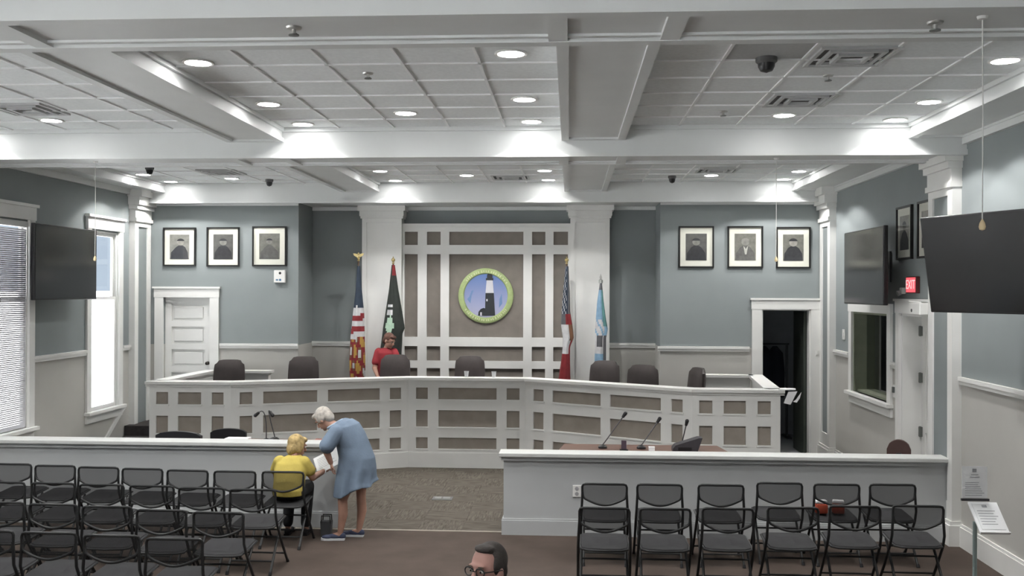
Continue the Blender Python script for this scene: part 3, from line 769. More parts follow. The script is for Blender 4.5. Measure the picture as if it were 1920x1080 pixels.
office_chair(1.09, 14.85, 1.555, R(-14), 'brown leather office chair right beside the pale blue flag chair')
office_chair(1.74, 14.55, 1.55, R(-72), 'brown leather office chair turned sideways at the dais right end')

# ------------------------------------------------------------------ flags
FM = {k: mat('flag_'+k, c, .8, .1, 14, bump=.1) for k, c in dict(navy=(.035, .05, .075), red=(.22, .025, .03), white=(.55, .55, .56), gold=(.42, .25, .06), black=(.028, .034, .03), green=(.42, .58, .45), sky=(.22, .36, .50), teal=(.10, .24, .24), brown=(.18, .09, .05), dgrey=(.10, .10, .11)).items()}
def flag(name, label, x, y, ztip, finial, prof, color, order, folds=5):
    """prof: list of (z, left offset, right offset, depth); color(z, u) -> material key"""
    o = thing(name, label, 'flag', (x, y, .5))
    z = lambda v: v-.5
    MB().lathe([(.16, 0), (.16, .03), (.12, .05), (.04, .07), (.03, .16), (.02, .18)], 24).build('stand', BRASS, o, True)
    zp = ztip-.12
    MB().cone((0, 0, .1), .015, (0, 0, z(zp)), .014, 10).build('pole', WOODD, o, True)
    fb = MB()
    if finial == 'eagle':
        fb.lathe([(.012, z(zp)), (.03, z(zp)+.01), (.012, z(zp)+.03), (.028, z(zp)+.045), (.002, z(zp)+.07)], 12)
        fb.ell((0, 0, z(zp)+.085), (.028, .022, .04), 10, 8)
        for s in (-1, 1): fb.prism([(s*.015, z(zp)+.06), (s*.075, z(zp)+.10), (s*.09, z(zp)+.135), (s*.05, z(zp)+.13), (s*.01, z(zp)+.12)], -.012, .012, 'y')
        fb.ell((0, 0, z(zp)+.13), (.016, .016, .018), 8, 6)
    elif finial == 'ball':
        fb.lathe([(.014, z(zp)), (.026, z(zp)+.012), (.012, z(zp)+.03)], 12); fb.ell((0, 0, z(zp)+.065), .034, 12, 8); fb.ell((0, 0, z(zp)+.11), .012, 8, 6)
    else:
        fb.lathe([(.034, z(zp)-.02), (.034, z(zp)+.03), (.012, z(zp)+.045), (.014, z(zp)+.06)], 12); fb.prism([(-.022, z(zp)+.07), (0, z(zp)+.05), (.022, z(zp)+.07), (0, z(zp)+.14)], -.006, .006, 'y')
    fb.build('finial', BRASS if finial != 'spear' else CHROME, o, True)
    b = MB(); n = 40; mm = 44
    zs = [prof[0][0]+(prof[-1][0]-prof[0][0])*j/mm for j in range(mm+1)]
    def itp(v):
        for a, c in zip(prof, prof[1:]):
            if c[0] <= v <= a[0]:
                t_ = (a[0]-v)/max(1e-6, a[0]-c[0]); return [a[i]+(c[i]-a[i])*t_ for i in (1, 2, 3)]
        return list(prof[-1][1:])
    for v in zs:
        l, r_, d = itp(v)
        for i in range(n):
            t_ = 2*PI*i/n; wv = 1+.20*math.sin(folds*t_+v*1.7)*min(1, (prof[0][0]-v)/.3)
            b.v.append(((l+r_)/2+(r_-l)/2*math.cos(t_)*(1+.04*math.sin(folds*t_)), d/2*math.sin(t_)*wv-.01, z(v)))
    for j in range(mm):
        for i in range(n):
            i2 = (i+1) % n; b.f.append((j*n+i, j*n+i2, (j+1)*n+i2, (j+1)*n+i))
            u = math.cos(2*PI*(i+.5)/n); fz = (zs[j]+zs[j+1])/2
            b.mi.append(order.index(color(fz, u, math.sin(2*PI*(i+.5)/n))))
    b.f.append(tuple(range(n))); b.mi.append(0)
    b.build('cloth', [FM[k] for k in order], o, True)
def c_us(z_, u, s):
    zz = z_ - u*.02
    if zz > 2.42: return 'navy'
    if zz > 2.37: return 'white' if u < 0 else 'navy'
    if zz > 1.88:
        k = int((2.37-zz)/.098); return 'white' if k % 2 == 0 else 'red'
    k = math.sin(zz*9+u*6)+.7*math.sin(zz*17-u*4+s*2)
    return 'gold' if k > .45 else ('red' if k > -.55 else ('brown' if k > -1.15 else 'white'))
flag('flag', 'red and white striped flag with dark blue top and eagle finial', -3.58, 16.3, 3.30, 'eagle', [(3.1, -.02, .03, .05), (2.7, -.045, .06, .10), (2.3, -.09, .10, .16), (1.9, -.13, .11, .22), (1.5, -.15, .12, .24), (1.15, -.14, .12, .24)], c_us, ['navy', 'red', 'white', 'gold', 'brown'])
def c_pow(z_, u, s):
    if z_ > 2.95: return 'red' if u > -.3 else 'black'
    if s < 0 and -.75 < u < -.05 and 2.26 < z_ < 2.45: return 'white' if int((z_-2.26)/.038) % 2 == 0 else 'black'
    if s < 0 and -.70 < u < .12 and 1.97 < z_ < 2.25:
        return 'green' if (u+.28)**2/.15 + ((z_-2.10)/.15)**2 < 1 else 'black'
    return 'black'
flag('flag', 'black flag with a white emblem, behind the person in red', -3.0, 16.38, 3.26, 'ball', [(3.12, -.025, .03, .05), (2.7, -.07, .09, .12), (2.3, -.13, .16, .2), (2.05, -.17, .20, .24), (1.95, -.18, .16, .24), (1.5, -.24, .14, .26), (1.15, -.24, .14, .26)], c_pow, ['black', 'red', 'white', 'green'])
def c_ga(z_, u, s):
    if z_ > 2.32: return 'white' if (math.sin(z_*47+u*9) > .82 and u < .2) else ('navy' if u < .5 else 'dgrey')
    if z_ > 2.14: return 'red' if u > -.2 else 'dgrey'
    if z_ > 1.88: return 'white' if u < .25 else 'brown'
    if z_ > 1.62: return 'white' if u < .6 else 'red'
    return 'red'
flag('flag', 'red, white and dark blue flag against the panelled wall', -.05, 16.3, 3.26, 'ball', [(3.1, -.02, .03, .05), (2.7, -.055, .05, .1), (2.35, -.08, .06, .14), (2.1, -.09, .10, .16), (1.9, -.06, .12, .18), (1.75, -.06, .06, .18), (1.5, -.09, .06, .2), (1.15, -.14, .07, .22)], c_ga, ['navy', 'red', 'white', 'brown', 'dgrey'])
def c_ty(z_, u, s):
    if z_ > 2.72: return 'dgrey'
    if u > .35 and z_ > 2.1: return 'teal'
    if z_ > 2.2: return 'sky'
    if u > .4: return 'sky' if z_ > 1.95 else 'dgrey'
    if z_ > 1.95: return 'white' if math.sin(z_*30+u*6) > -.5 else 'sky'
    if z_ > 1.76: return 'dgrey' if abs(u+.25) < .5 else 'white'
    return 'white' if z_ > 1.64 else 'sky'
flag('flag', 'pale blue and white flag in front of the right pilaster', .52, 16.3, 2.96, 'spear', [(2.82, -.015, .02, .05), (2.5, -.06, .05, .1), (2.2, -.08, .09, .15), (2.05, -.09, .12, .17), (1.9, -.09, .09, .18), (1.5, -.10, .09, .2), (1.15, -.12, .1, .2)], c_ty, ['sky', 'dgrey', 'teal', 'white'])

# ------------------------------------------------------------------ round seal
se = thing('round_seal', 'round green-rimmed seal with lighthouse on the taupe panel', 'seal', (-1.45, 16.80, 2.60), rot=(R(90), 0, 0))
RR = .478
ms = mat('seal_ring', (.37, .46, .21), .5, .15, 9)
MB().lathe([(RR, -.01), (RR, .03), (RR-.025, .045), (RR-.085, .045), (RR-.10, .03), (RR-.10, -.01)], 64).build('outer_ring', ms, se, True)
mm = bpy.data.materials.new('seal_sky'); mm.use_nodes = True
nt = mm.node_tree; bb = nt.nodes['Principled BSDF']; tc = nt.nodes.new('ShaderNodeTexCoord'); sx = nt.nodes.new('ShaderNodeSeparateXYZ'); mr = nt.nodes.new('ShaderNodeMapRange'); cr = nt.nodes.new('ShaderNodeValToRGB')
nt.links.new(tc.outputs['Object'], sx.inputs[0]); nt.links.new(sx.outputs['Y'], mr.inputs['Value']); mr.inputs['From Min'].default_value = -.4; mr.inputs['From Max'].default_value = .4
cr.color_ramp.elements[0].color = (.42, .42, .56, 1); cr.color_ramp.elements[1].color = (.10, .19, .45, 1)
nt.links.new(mr.outputs[0], cr.inputs[0]); nt.links.new(cr.outputs[0], bb.inputs['Base Color']); bb.inputs['Roughness'].default_value = .5
MB().lathe([(RR-.095, -.01), (RR-.095, .025), (.001, .025)], 64).build('sky_disc', mm, se)
SD = mat('seal_black', (.03, .034, .038), .5); SW = mat('seal_white', (.62, .62, .66), .5)
def flat(name, pts, m, h=.034): MB().prism(pts, .02, h).build(name, m, se)
k = RR/50.0   # 50 units = radius
Q = lambda pts: [(a*k, b*k) for a, b in pts]
flat('tower_base', Q([(-1.5, -36), (17, -36), (14.5, 5), (-.5, 5)]), SD)
flat('tower_band', Q([(-.5, 5), (14.5, 5), (12.5, 28), (1.5, 28)]), SW, .035)
flat('tower_gallery', Q([(.2, 28), (13.5, 28), (13.5, 32), (.2, 32)]), SD, .037)
flat('tower_lantern', Q([(2.2, 32), (11.8, 32), (12, 37), (9.5, 41), (7, 43), (4.5, 41), (2, 37)]), SD, .036)
flat('keeper_house', Q([(-14, -36), (-1, -36), (-1, -23), (-4, -22), (-9, -24), (-13, -29)]), SD, .036)
flat('doorway', Q([(-10, -36), (-7, -36), (-7, -30), (-10, -30)]), SW, .038)
flat('tower_window', Q([(1, -10), (3.4, -10), (3.4, -6), (1, -6)]), SW, .038)
SB = mat('seal_pale_blue', (.16, .26, .46), .5)
flat('cloud_streak', Q([(-34, -6), (-28, -14), (-26, 0), (-22, 10), (-26, 9), (-30, -2)]), SB, .03)
flat('cloud_streak', Q([(24, -22), (30, -14), (29, 4), (25, -6)]), SB, .03)
ml = mat('seal_letter_strokes', (.62, .66, .40), .5)
tb = MB()
for a0, a1, st_ in ((32, 148, 5.2), (215, 325, 4.4)):
    a = a0
    while a < a1:
        M = Matrix.Rotation(R(a), 4, 'Z') @ Matrix.Translation((RR-.055, 0, 0))
        hh = random.choice((.018, .022, .015)); tb.box(-hh, hh, -.008, .008, .04, .049, M); a += st_*random.choice((1, 1, 1.5))
tb.build('ring_lettering', ml, se)

# ------------------------------------------------------------------ portraits
PG = [mat('print_grey_%d' % i, c, .6, .2, 18) for i, c in enumerate(((.16, .16, .14), (.10, .10, .095), (.035, .036, .04), (.30, .29, .26), (.22, .22, .20), (.42, .42, .38)))]
def portrait(label, loc, rz, w_, h_, bgm, facem, coatm, dx=0, collar=False, hs=1.0):
    o = thing('framed_portrait', label, 'portrait', loc, rz, group='framed portraits on the walls')
    a, b = w_/2, h_/2
    f = MB(); cells(f, 'Y', -.035, 0, -a, a, -b, b, [(-a+.025, a-.025, -b+.025, b-.025)]); f.build('frame', FRAMEB, o)
    MB().box(-a+.02, a-.02, -.014, -.006, -b+.02, b-.02).build('mat_board', MATB, o)
    ia, ib = a*.60, b*.64
    p = MB().box(-ia, ia, -.017, -.014, -ib, ib).build('photograph', PG[bgm], o)
    n = 18; rx, rzz = ia*.36*hs, ib*.27*hs; cz = ib*.38
    MB().prism([(dx+rx*math.cos(2*PI*i/n), cz+rzz*math.sin(2*PI*i/n)) for i in range(n)], -.019, -.017, 'y').build('face_print', PG[facem], p)
    MB().prism([(dx+rx*1.04*math.cos(PI*i/10), cz+rzz*.34+rzz*.74*math.sin(PI*i/10)) for i in range(11)], -.0195, -.0175, 'y').build('hair_print', PG[2 if not collar else 4], p)
    MB().prism([(-ia*.92, -ib), (ia*.92, -ib), (ia*.86, -ib*.45), (dx+rx*1.3, -ib*.02), (dx+rx*.5, ib*.12), (dx-rx*.5, ib*.12), (dx-rx*1.3, -ib*.02), (-ia*.86, -ib*.45)], -.0188, -.0168, 'y').build('coat_print', PG[coatm], p)
    if collar: MB().prism([(dx-.03, ib*.10), (dx-.005, -ib*.55), (dx+.02, -ib*.55), (dx+.045, ib*.10), (dx+.008, -ib*.15)], -.0205, -.0189, 'y').build('collar_print', PG[5], p)
    MB().box(-a+.024, a-.024, -.026, -.023, -b+.024, b-.024).build('glass', GLASSP, o)
y_ = YF
portrait('framed portrait of a man in profile, left of the three above the white door', (-6.56, y_, 3.41), 0, .56, .65, 4, 3, 2, .02)
portrait('dark framed portrait in the middle of the three on the left', (-5.81, y_, 3.41), 0, .56, .66, 1, 4, 2, 0)
portrait('dark framed portrait directly above the small white wall box', (-5.02, y_, 3.42), 0, .58, .67, 0, 4, 1, 0, False, .8)
portrait('framed portrait with lamp reflections, nearest the pale blue flag', (2.06, y_, 3.41), 0, .57, .68, 1, 4, 2, 0)
portrait('framed portrait of a man in white collar, middle of three on the right', (2.85, y_, 3.41), 0, .57, .68, 0, 4, 1, 0, True)
portrait('framed portrait above the open doorway, right of the three', (3.62, y_, 3.40), 0, .55, .67, 0, 3, 2, 0, False, 1.1)
portrait('framed portrait on the right wall nearest the dark wall screen', (XR, 12.245, 3.415), R(-90), .54, .66, 3, 0, 2, 0)
portrait('framed portrait on the right wall partly behind the large tilted screen', (XR, 11.495, 3.415), R(-90), .55, .67, 3, 0, 2, 0)

# ------------------------------------------------------------------ screens
def screen(label, loc, rot, w_, h_, mount):
    o = thing('wall_screen', label, 'screen', loc, rot=rot)      # faces local -Y
    MB().bbox(-w_/2, w_/2, -.02, .035, -h_/2, h_/2, .008).build('casing', BLACKP, o)
    MB().box(-w_/2+.015, w_/2-.015, -.0225, -.019, -h_/2+.018, h_/2-.015).build('display', SCREEN, o)
    MB().bbox(-w_*.3, w_*.3, .03, .075, -h_*.32, h_*.22, .01).build('rear_housing', BLACKP, o)
    if mount: mount(o)
    return o
def arm_mount(d):
    def f(o):
        MB().box(-.2, .2, .07, .09, -.2, .2).box(-.03, .03, .09, d, -.03, .03).box(-.15, .15, d-.02, d, -.2, .2).build('wall_bracket', METAL, o)
    return f
screen('dark wall screen on the left wall between the two windows', (-6.9, 12.94, 3.045), (0, 0, R(90)), 1.64, 1.0, arm_mount(.249))
screen('dark wall screen on the right wall above the interior window', (3.84, 12.93, 3.01), (0, 0, R(-90)), 1.70, .98, arm_mount(.299))
ang = math.atan2(-1.38, .68)
MX = Matrix.Translation((3.71, 8.72, 2.94)) @ Matrix.Rotation(ang, 4, 'Z') @ Matrix.Rotation(R(9), 4, 'X')
sc_ = screen('large dark tilted screen at the right edge of the picture', (0, 0, 0), (0, 0, 0), 1.52, .90, None)
sc_.matrix_world = MX
MB().box(-.2, .2, .07, .09, -.2, .2).tube([(0, .08, 0), (.05, .25, .03), (.10, .36, .04)], .03).build('wall_bracket', METAL, sc_)

# ------------------------------------------------------------------ wall fittings
wb_ = thing('wall_box', 'small white wall box with dark sensor below the left portraits', 'wall box', (-4.835, YF, 2.915))
MB().bbox(-.095, .095, -.06, 0, -.105, .105, .01).build('housing', WHITE, wb_)
MB().cone((.01, -.062, .055), .022, (.01, -.055, .055), .022, 12).build('sensor', BLACKP, wb_)
MB().box(-.06, -.02, -.062, -.058, -.07, -.045).box(-.005, .03, -.062, -.058, -.075, -.04).build('blue_indicator', mat('indicator_blue', (.08, .18, .30), .4), wb_)
ex = thing('exit_sign', 'glowing red exit sign above the recessed door', 'exit sign', (XR, 11.92, 2.77), R(-90))
MB().bbox(-.17, .17, -.05, 0, -.10, .10, .008).build('housing', mat('exit_housing', (.10, .02, .02), .5), ex)
MB().box(-.155, .155, -.053, -.049, -.088, .088).build('face', emit('exit_red', (1.0, .10, .12), 1.0), ex)
cu = bpy.data.curves.new('exit_text', 'FONT'); cu.body = 'EXIT'; cu.size = .155; cu.align_x = 'CENTER'; cu.align_y = 'CENTER'; cu.extrude = .001
tmp = bpy.data.objects.new('tmp', cu); C.objects.link(tmp); bpy.context.view_layer.update()
me = bpy.data.meshes.new_from_object(tmp.evaluated_get(bpy.context.evaluated_depsgraph_get())); bpy.data.objects.remove(tmp)
me.materials.clear(); me.materials.append(emit('exit_letters', (1, .45, .45), 1.0))
lt = link('lettering', me, ex); lt.rotation_euler = (R(90), 0, 0); lt.location = (0, -.056, 0)
el = thing('emergency_lamp', 'small grey emergency lamp left of the exit sign', 'lamp', (XR, 12.28, 2.70), R(-90))
MB().bbox(-.05, .05, -.05, 0, -.04, .04, .012).build('housing', WHITE, el)
MB().cone((0, -.05, -.02), .03, (0, -.09, -.035), .035, 12).build('lamp_head', mat('lamp_grey', (.3, .31, .31), .4), el, True)
def plate(name, label, cat, loc, rz, w_, h_, kind):
    o = thing(name, label, cat, loc, rz)
    MB().bbox(-w_/2, w_/2, -.012, 0, -h_/2, h_/2, .004).build('cover_plate', WHITE, o)
    if kind == 'switch': MB().bbox(-w_*.2, w_*.2, -.022, -.01, -h_*.25, h_*.25, .003).build('rocker', WHITE, o)
    elif kind == 'outlet':
        for s in (-1, 1): MB().cone((0, -.014, s*h_*.22), w_*.24, (0, -.010, s*h_*.22), w_*.24, 14).build('socket', mat('socket_grey', (.35, .35, .36), .5), o)
    else: MB().bbox(-w_*.25, w_*.25, -.035, -.01, -h_*.1, h_*.35, .004).build('display', mat('display_dark', (.1, .11, .11), .3), o)
plate('light_switch', 'white wall switch left of the interior window', 'switch', (XR, 14.93, 2.04), R(-90), .12, .16, 'switch')
plate('thermostat', 'white thermostat between interior window and recessed door', 'thermostat', (XR, 12.63, 1.42), R(-90), .10, .16, 'thermo')
plate('wall_outlet', 'white wall outlet on the right half wall', 'outlet', (.085, 10.68, .49), 0, .09, .13, 'outlet')
plate('wall_switch', 'small plate on the casing right of the open doorway', 'switch', (4.0, YF-.035, 1.70), 0, .05, .09, 'switch')
fb_ = thing('floor_outlet', 'small metal floor outlet cover in the carpeted aisle', 'floor outlet', (-1.63, 12.46, 0))
MB().bbox(-.13, .13, -.10, .10, 0, .008, .003).build('cover', mat('floor_plate', (.16, .16, .16), .45, metal=.4), fb_)
MB().bbox(-.10, -.01, -.06, .06, .008, .014, .002).build('lid', mat('floor_plate_lid', (.24, .24, .23), .45), fb_)
MB().bbox(.01, .10, -.06, .06, .008, .014, .002).build('lid', mat('floor_plate_lid', (.24, .24, .23), .45), fb_)

# ------------------------------------------------------------------ tables behind the half walls
def table(label, x0, x1, y0, y1, zt, m):
    o = thing('staff_table', label, 'table', ((x0+x1)/2, (y0+y1)/2, 0))
    a, b = (x1-x0)/2, (y1-y0)/2
    MB().prism([(-a, -b), (a, -b), (a-.14, b), (-a+.14, b)], zt-.035, zt).build('tabletop', m, o)
    MB().prism([(-a-.004, -b-.004), (a+.004, -b-.004), (a-.136, b+.004), (-a+.136, b+.004)], zt-.030, zt-.006).build('edge_band', BLACKP, o)
    for sx in (-1, 1):
        for sy in (-1, 1): MB().box(sx*(a-.22)-.025, sx*(a-.22)+.025, sy*(b-.1)-.025, sy*(b-.1)+.025, 0, zt-.035).build('leg', METAL, o)
    MB().box(-a+.2, a-.2, b-.06, b-.04, zt-.40, zt-.035).build('modesty_panel', m, o)
table('brown staff table behind the right half wall', -.2, 1.98, 11.25, 12.25, .76, WOODT)
table('brown staff table behind the left half wall', -4.35, -2.75, 11.35, 12.25, .78, WOODT)
def mic(label, base, head, mid=None):
    o = thing('gooseneck_microphone', label, 'microphone', base)
    MB().lathe([(.055, 0), (.055, .02), (.04, .035), (.012, .045), (.001, .045)], 16).build('base', BLACKP, o, True)
    h = Vector(head)-Vector(base); m1 = Vector((0, 0, h.z*.45)) if mid is None else Vector(mid)-Vector(base)
    pts = [Vector((0, 0, .04))*(1-t)**2 + 2*m1*t*(1-t) + h*t*t for t in [i/10 for i in range(11)]]
    MB().tube(pts, .007, 8).build('gooseneck', mat('dark_grey_metal', (.08, .08, .085), .4, metal=.5), o, True)
    d = (pts[-1]-pts[-2]).normalized(); MB().cone(h-d*.01, .016, h+d*.05, .024, 12).ell(h+d*.05, .024, 12, 8).build('windscreen', BLACKP, o, True)
mic('gooseneck microphone leaning right, left one on the right table', (.41, 11.95, .76), (.66, 12.0, 1.14), (.50, 11.96, .92))
mic('gooseneck microphone leaning right, middle one on the right table', (.88, 11.95, .76), (1.08, 12.0, 1.08), (.94, 11.96, .88))
mic('upright gooseneck microphone beside the dark tablet on the right table', (1.38, 12.05, .76), (1.43, 12.0, 1.05), (1.40, 12.03, .9))
mic('tall gooseneck microphone bent left on the left table', (-3.80, 12.0, .78), (-3.90, 12.0, 1.14), (-3.79, 12.0, 1.25))
mic('gooseneck microphone bent right on the left table', (-3.72, 12.1, .78), (-3.78, 12.1, 1.14), (-3.84, 12.1, 1.24))
tb_ = thing('tablet_stand', 'dark wedge shaped phone console on the right table', 'console', (1.40, 11.80, .76))
MB().prism([(-.16, 0), (.13, 0), (.19, .17), (.15, .17), (-.13, .08), (-.16, .04)], -.09, .09, 'y').build('wedge_body', mat('console_grey', (.05, .048, .055), .4), tb_)
MB().box(-.1, .06, -.094, -.089, .02, .06).build('keypad', BLACKP, tb_)
def smallbox(name, label, cat, loc, parts):
    o = thing(name, label, cat, loc)
    for nm, bxs, m in parts:
        b = MB()
        for q in bxs: b.bbox(*q, .004)
        b.build(nm, m, o)
    return o
smallbox('book_stack', 'stack of red and white papers on the left table', 'papers', (-4.05, 11.75, .78), [('red_folder', [(-.2, .16, -.14, .14, 0, .045)], mat('red_folder', (.30, .10, .08), .6)), ('white_sheets', [(-.19, .10, -.12, .13, .045, .075)], PAPER)])
smallbox('document_pile', 'white document pile on the left table by the bending woman', 'papers', (-2.98, 11.6, .78), [('sheets', [(-.17, .15, -.14, .14, 0, .05)], PAPER), ('red_binder', [(-.12, .2, -.1, .16, .05, .085)], mat('red_folder', (.30, .10, .08), .6))])
smallbox('desk_phone', 'black desk phone next to the left table microphones', 'phone', (-3.55, 11.75, .78), [('body', [(-.13, .13, -.1, .1, 0, .05)], BLACKP), ('handset', [(-.12, -.06, -.1, .1, .05, .085)], BLACKP)])
smallbox('small_clock', 'small dark stand with purple tint on the right table', 'desk stand', (.66, 11.8, .76), [('foot', [(-.05, .05, -.04, .04, 0, .015)], BLACKP), ('body', [(-.03, .03, -.02, .02, .015, .12)], mat('purple_grey', (.07, .05, .07), .5))])
smallbox('paper_cup', 'small white cup beside the middle right table microphone', 'cup', (.99, 11.75, .76), [('cup_body', [(-.035, .035, -.035, .035, 0, .05)], PAPER), ('cup_rim', [(-.038, .038, -.038, .038, .05, .056)], PAPER)])
# white items on the dais ledge and the sheet at its right corner
def cup(label, loc):
    o = thing('white_cup', label, 'cup', loc)
    MB().lathe([(.028, 0), (.036, .085), (.033, .085), (.026, .006), (.001, .006)], 16).build('cup_wall', PAPER, o, True)
    MB().lathe([(.038, .083), (.038, .09), (.034, .09), (.034, .083)], 16).build('cup_rim', PAPER, o, True)
cup('white cup on the dais ledge below the seal, left one', (-1.57, 14.78, 1.365))
cup('white cup on the dais ledge below the seal, right one', (-1.15, 14.78, 1.365))
sh = thing('folded_sheet', 'white folded papers jutting out at the right dais corner', 'papers', (2.86, 13.32, 1.365))
MB().prism([(-.05, -.13), (.17, -.10), (.20, .06), (.0, .08)], .0, .012).build('upper_sheet', PAPER, sh)
MB().prism([(.06, -.02), (.18, -.01), (.09, -.19), (.0, -.17)], -.155, -.148, 'y').build('hanging_sheet', PAPER, sh)
MB().prism([(.16, -.12), (.23, -.02), (.21, -.10), (.17, -.16), (.12, -.15)], -.165, -.157, 'y').build('lower_sheet', PAPER, sh)

# chairs behind the half walls (only their tops show)
def task_chair(label, loc, rz, m, w_=.5, zt=.88, arch=0.0):
    o = thing('task_chair', label, 'chair', loc, rz)
    n = 10
    pts = [(-w_/2, zt-.36)] + [(-w_/2+w_*i/n, zt-.05*(1-arch)-arch*.12+(.05+arch*.07)*math.sin(PI*i/n)**.5) for i in range(n+1)] + [(w_/2, zt-.36)]
    MB().prism(pts, .17, .23, 'y').build('backrest', m, o)
    MB().bbox(-w_/2, w_/2, -.25, .17, .40, .47, .025).build('seat', m, o, True)
    MB().bbox(-.03, .03, .19, .25, .38, zt-.15, .008).build('back_bracket', BLACKP, o)
    MB().cone((0, 0, .08), .03, (0, 0, .40), .025, 10).build('gas_column', CHROME, o, True)
    b = MB()
    for k in range(5):
        t_ = 2*PI*k/5; b.tube([(0, 0, .09), (math.cos(t_)*.27, math.sin(t_)*.27, .03)], [.03, .02])
    b.build('star_base', BLACKP, o, True)
task_chair('black chair top behind the left half wall, left one', (-4.72, 11.75, 0), R(175), BLACKP, .58, .965)
task_chair('black chair top behind the left half wall beside the table', (-4.45, 12.62, 0), R(185), BLACKP, .46, .88)
task_chair('red-brown round chair top in front of the recessed door', (3.86, 11.62, 0), R(160), mat('red_brown_vinyl', (.085, .05, .045), .5), .26, .985, .9)

# dark coats in the unlit doorway
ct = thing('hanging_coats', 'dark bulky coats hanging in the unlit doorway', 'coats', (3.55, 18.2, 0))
cb = MB()
for dx, r_ in ((-.22, .17), (.02, .2), (.24, .16)):
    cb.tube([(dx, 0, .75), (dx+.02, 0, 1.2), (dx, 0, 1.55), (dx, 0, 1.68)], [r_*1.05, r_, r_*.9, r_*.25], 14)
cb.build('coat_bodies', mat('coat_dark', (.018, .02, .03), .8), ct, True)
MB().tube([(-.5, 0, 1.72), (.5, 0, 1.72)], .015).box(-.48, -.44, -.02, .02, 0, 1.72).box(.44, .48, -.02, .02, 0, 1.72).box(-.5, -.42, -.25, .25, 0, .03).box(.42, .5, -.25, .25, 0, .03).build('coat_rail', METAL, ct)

# document stand
sg = thing('document_stand', 'pale document stand with two white sheets by the right wall', 'stand', (3.47, 8.5, 0))
TEAL = mat('stand_grey_green', (.30, .37, .36), .4, metal=.3)
MB().cone((0, .04, .02), .018, (0, .04, .72), .018, 12).build('pole', TEAL, sg, True)
MB().lathe([(.17, 0), (.17, .012), (.05, .03), (.02, .05)], 24).build('base', TEAL, sg, True)
Mt = Matrix.Translation((.055, -.10, .79)) @ Matrix.Rotation(R(38), 4, 'X')
hp = Matrix.Identity(4); hp[0][1] = 0
MB().box(-.12, .12, -.17, .16, -.012, 0, Mt).box(-.12, .12, -.175, -.165, 0, .02, Mt).build('tray', PAPER, sg)
MB().box(-.095, .10, -.13, .145, .001, .004, Mt).build('tray_sheet', PAPER, sg)
b = MB(); b.box(-.02, .02, .10, .125, .0045, .0052, Mt)
for q in range(6): b.box(-.075, random.uniform(.03, .085), .06-q*.028, .066-q*.028, .0045, .0052, Mt)
b.build('tray_print', INK, sg)
MB().box(-.125, .085, -.005, .0, .93, 1.20).build('upright_sheet', PAPER, sg)
MB().box(-.13, .10, -.012, .012, .905, .925).build('sheet_rail', mat('dark_grey_metal', (.08, .08, .085)), sg)
b = MB(); b.box(-.04, -.005, -.0062, -.0052, 1.15, 1.18)
b.box(-.06, .02, -.0062, -.0052, 1.105, 1.112).box(-.05, .01, -.0062, -.0052, 1.125, 1.131)
for q in range(7): b.box(-.10, random.uniform(.0, .06), -.0062, -.0052, 1.06-q*.018, 1.065-q*.018)
b.build('sheet_print', INK, sg)

# small items
def packet(label, loc, rz):
    o = thing('snack_packet', label, 'packet', loc, rz)
    MB().bbox(-.06, .06, -.045, .045, 0, .10, .02).build('red_pouch', mat('packet_red', (.35, .06, .03), .45), o, True)
    MB().bbox(-.055, .055, -.03, .03, .10, .135, .01).build('white_top', PAPER, o, True)
packet('red and white packet on the chair beyond the near row, left one', (2.53, 9.93, .457), .1)
packet('red and white packet on the chair beyond the near row, right one', (2.70, 9.94, .457), -.15)
bgd = thing('tote_bag', 'narrow dark bag standing on the floor by the bending woman', 'bag', (-2.63, 10.42, 0))
MB().prism([(-.05, 0), (.05, 0), (.06, .18), (-.06, .18)], -.04, .04, 'y').build('bag_body', mat('bag_dark', (.06, .062, .066), .7), bgd)
for s in (-1, 1): MB().tube([(-.05, s*.038, .16), (-.045, s*.038, .24), (.045, s*.038, .24), (.05, s*.038, .16)], .007).build('handle', METAL, bgd, True)

# ------------------------------------------------------------------ people
def remesh(name, mb, voxel, m, parent, smooth=6):
    me = mb.mesh('tmp', m)
    ob = bpy.data.objects.new('tmp', me); C.objects.link(ob)
    md = ob.modifiers.new('r', 'REMESH'); md.mode = 'VOXEL'; md.voxel_size = voxel
    sm = ob.modifiers.new('s', 'SMOOTH'); sm.iterations = smooth; sm.factor = .5
    bpy.context.view_layer.update()
    me2 = bpy.data.meshes.new_from_object(ob.evaluated_get(bpy.context.evaluated_depsgraph_get()))
    bpy.data.objects.remove(ob)
    me2.materials.clear(); me2.materials.append(m)
    for p in me2.polygons: p.use_smooth = True
    return link(name, me2, parent)

def limb(mb, pts, rs, n=14):
    pts = [Vector(p) for p in pts]
    for (a, b), (ra, rb) in zip(zip(pts, pts[1:]), zip(rs, rs[1:])): mb.cone(a, ra, b, rb, n)
    for p, r_ in zip(pts, rs): mb.ell(p, r_, n, 8)

def frame_from(fwd, up):
    f_ = Vector(fwd).normalized(); u_ = Vector(up); r_ = f_.cross(u_).normalized(); u_ = r_.cross(f_)
    return Matrix((r_, f_, u_)).transposed().to_4x4()

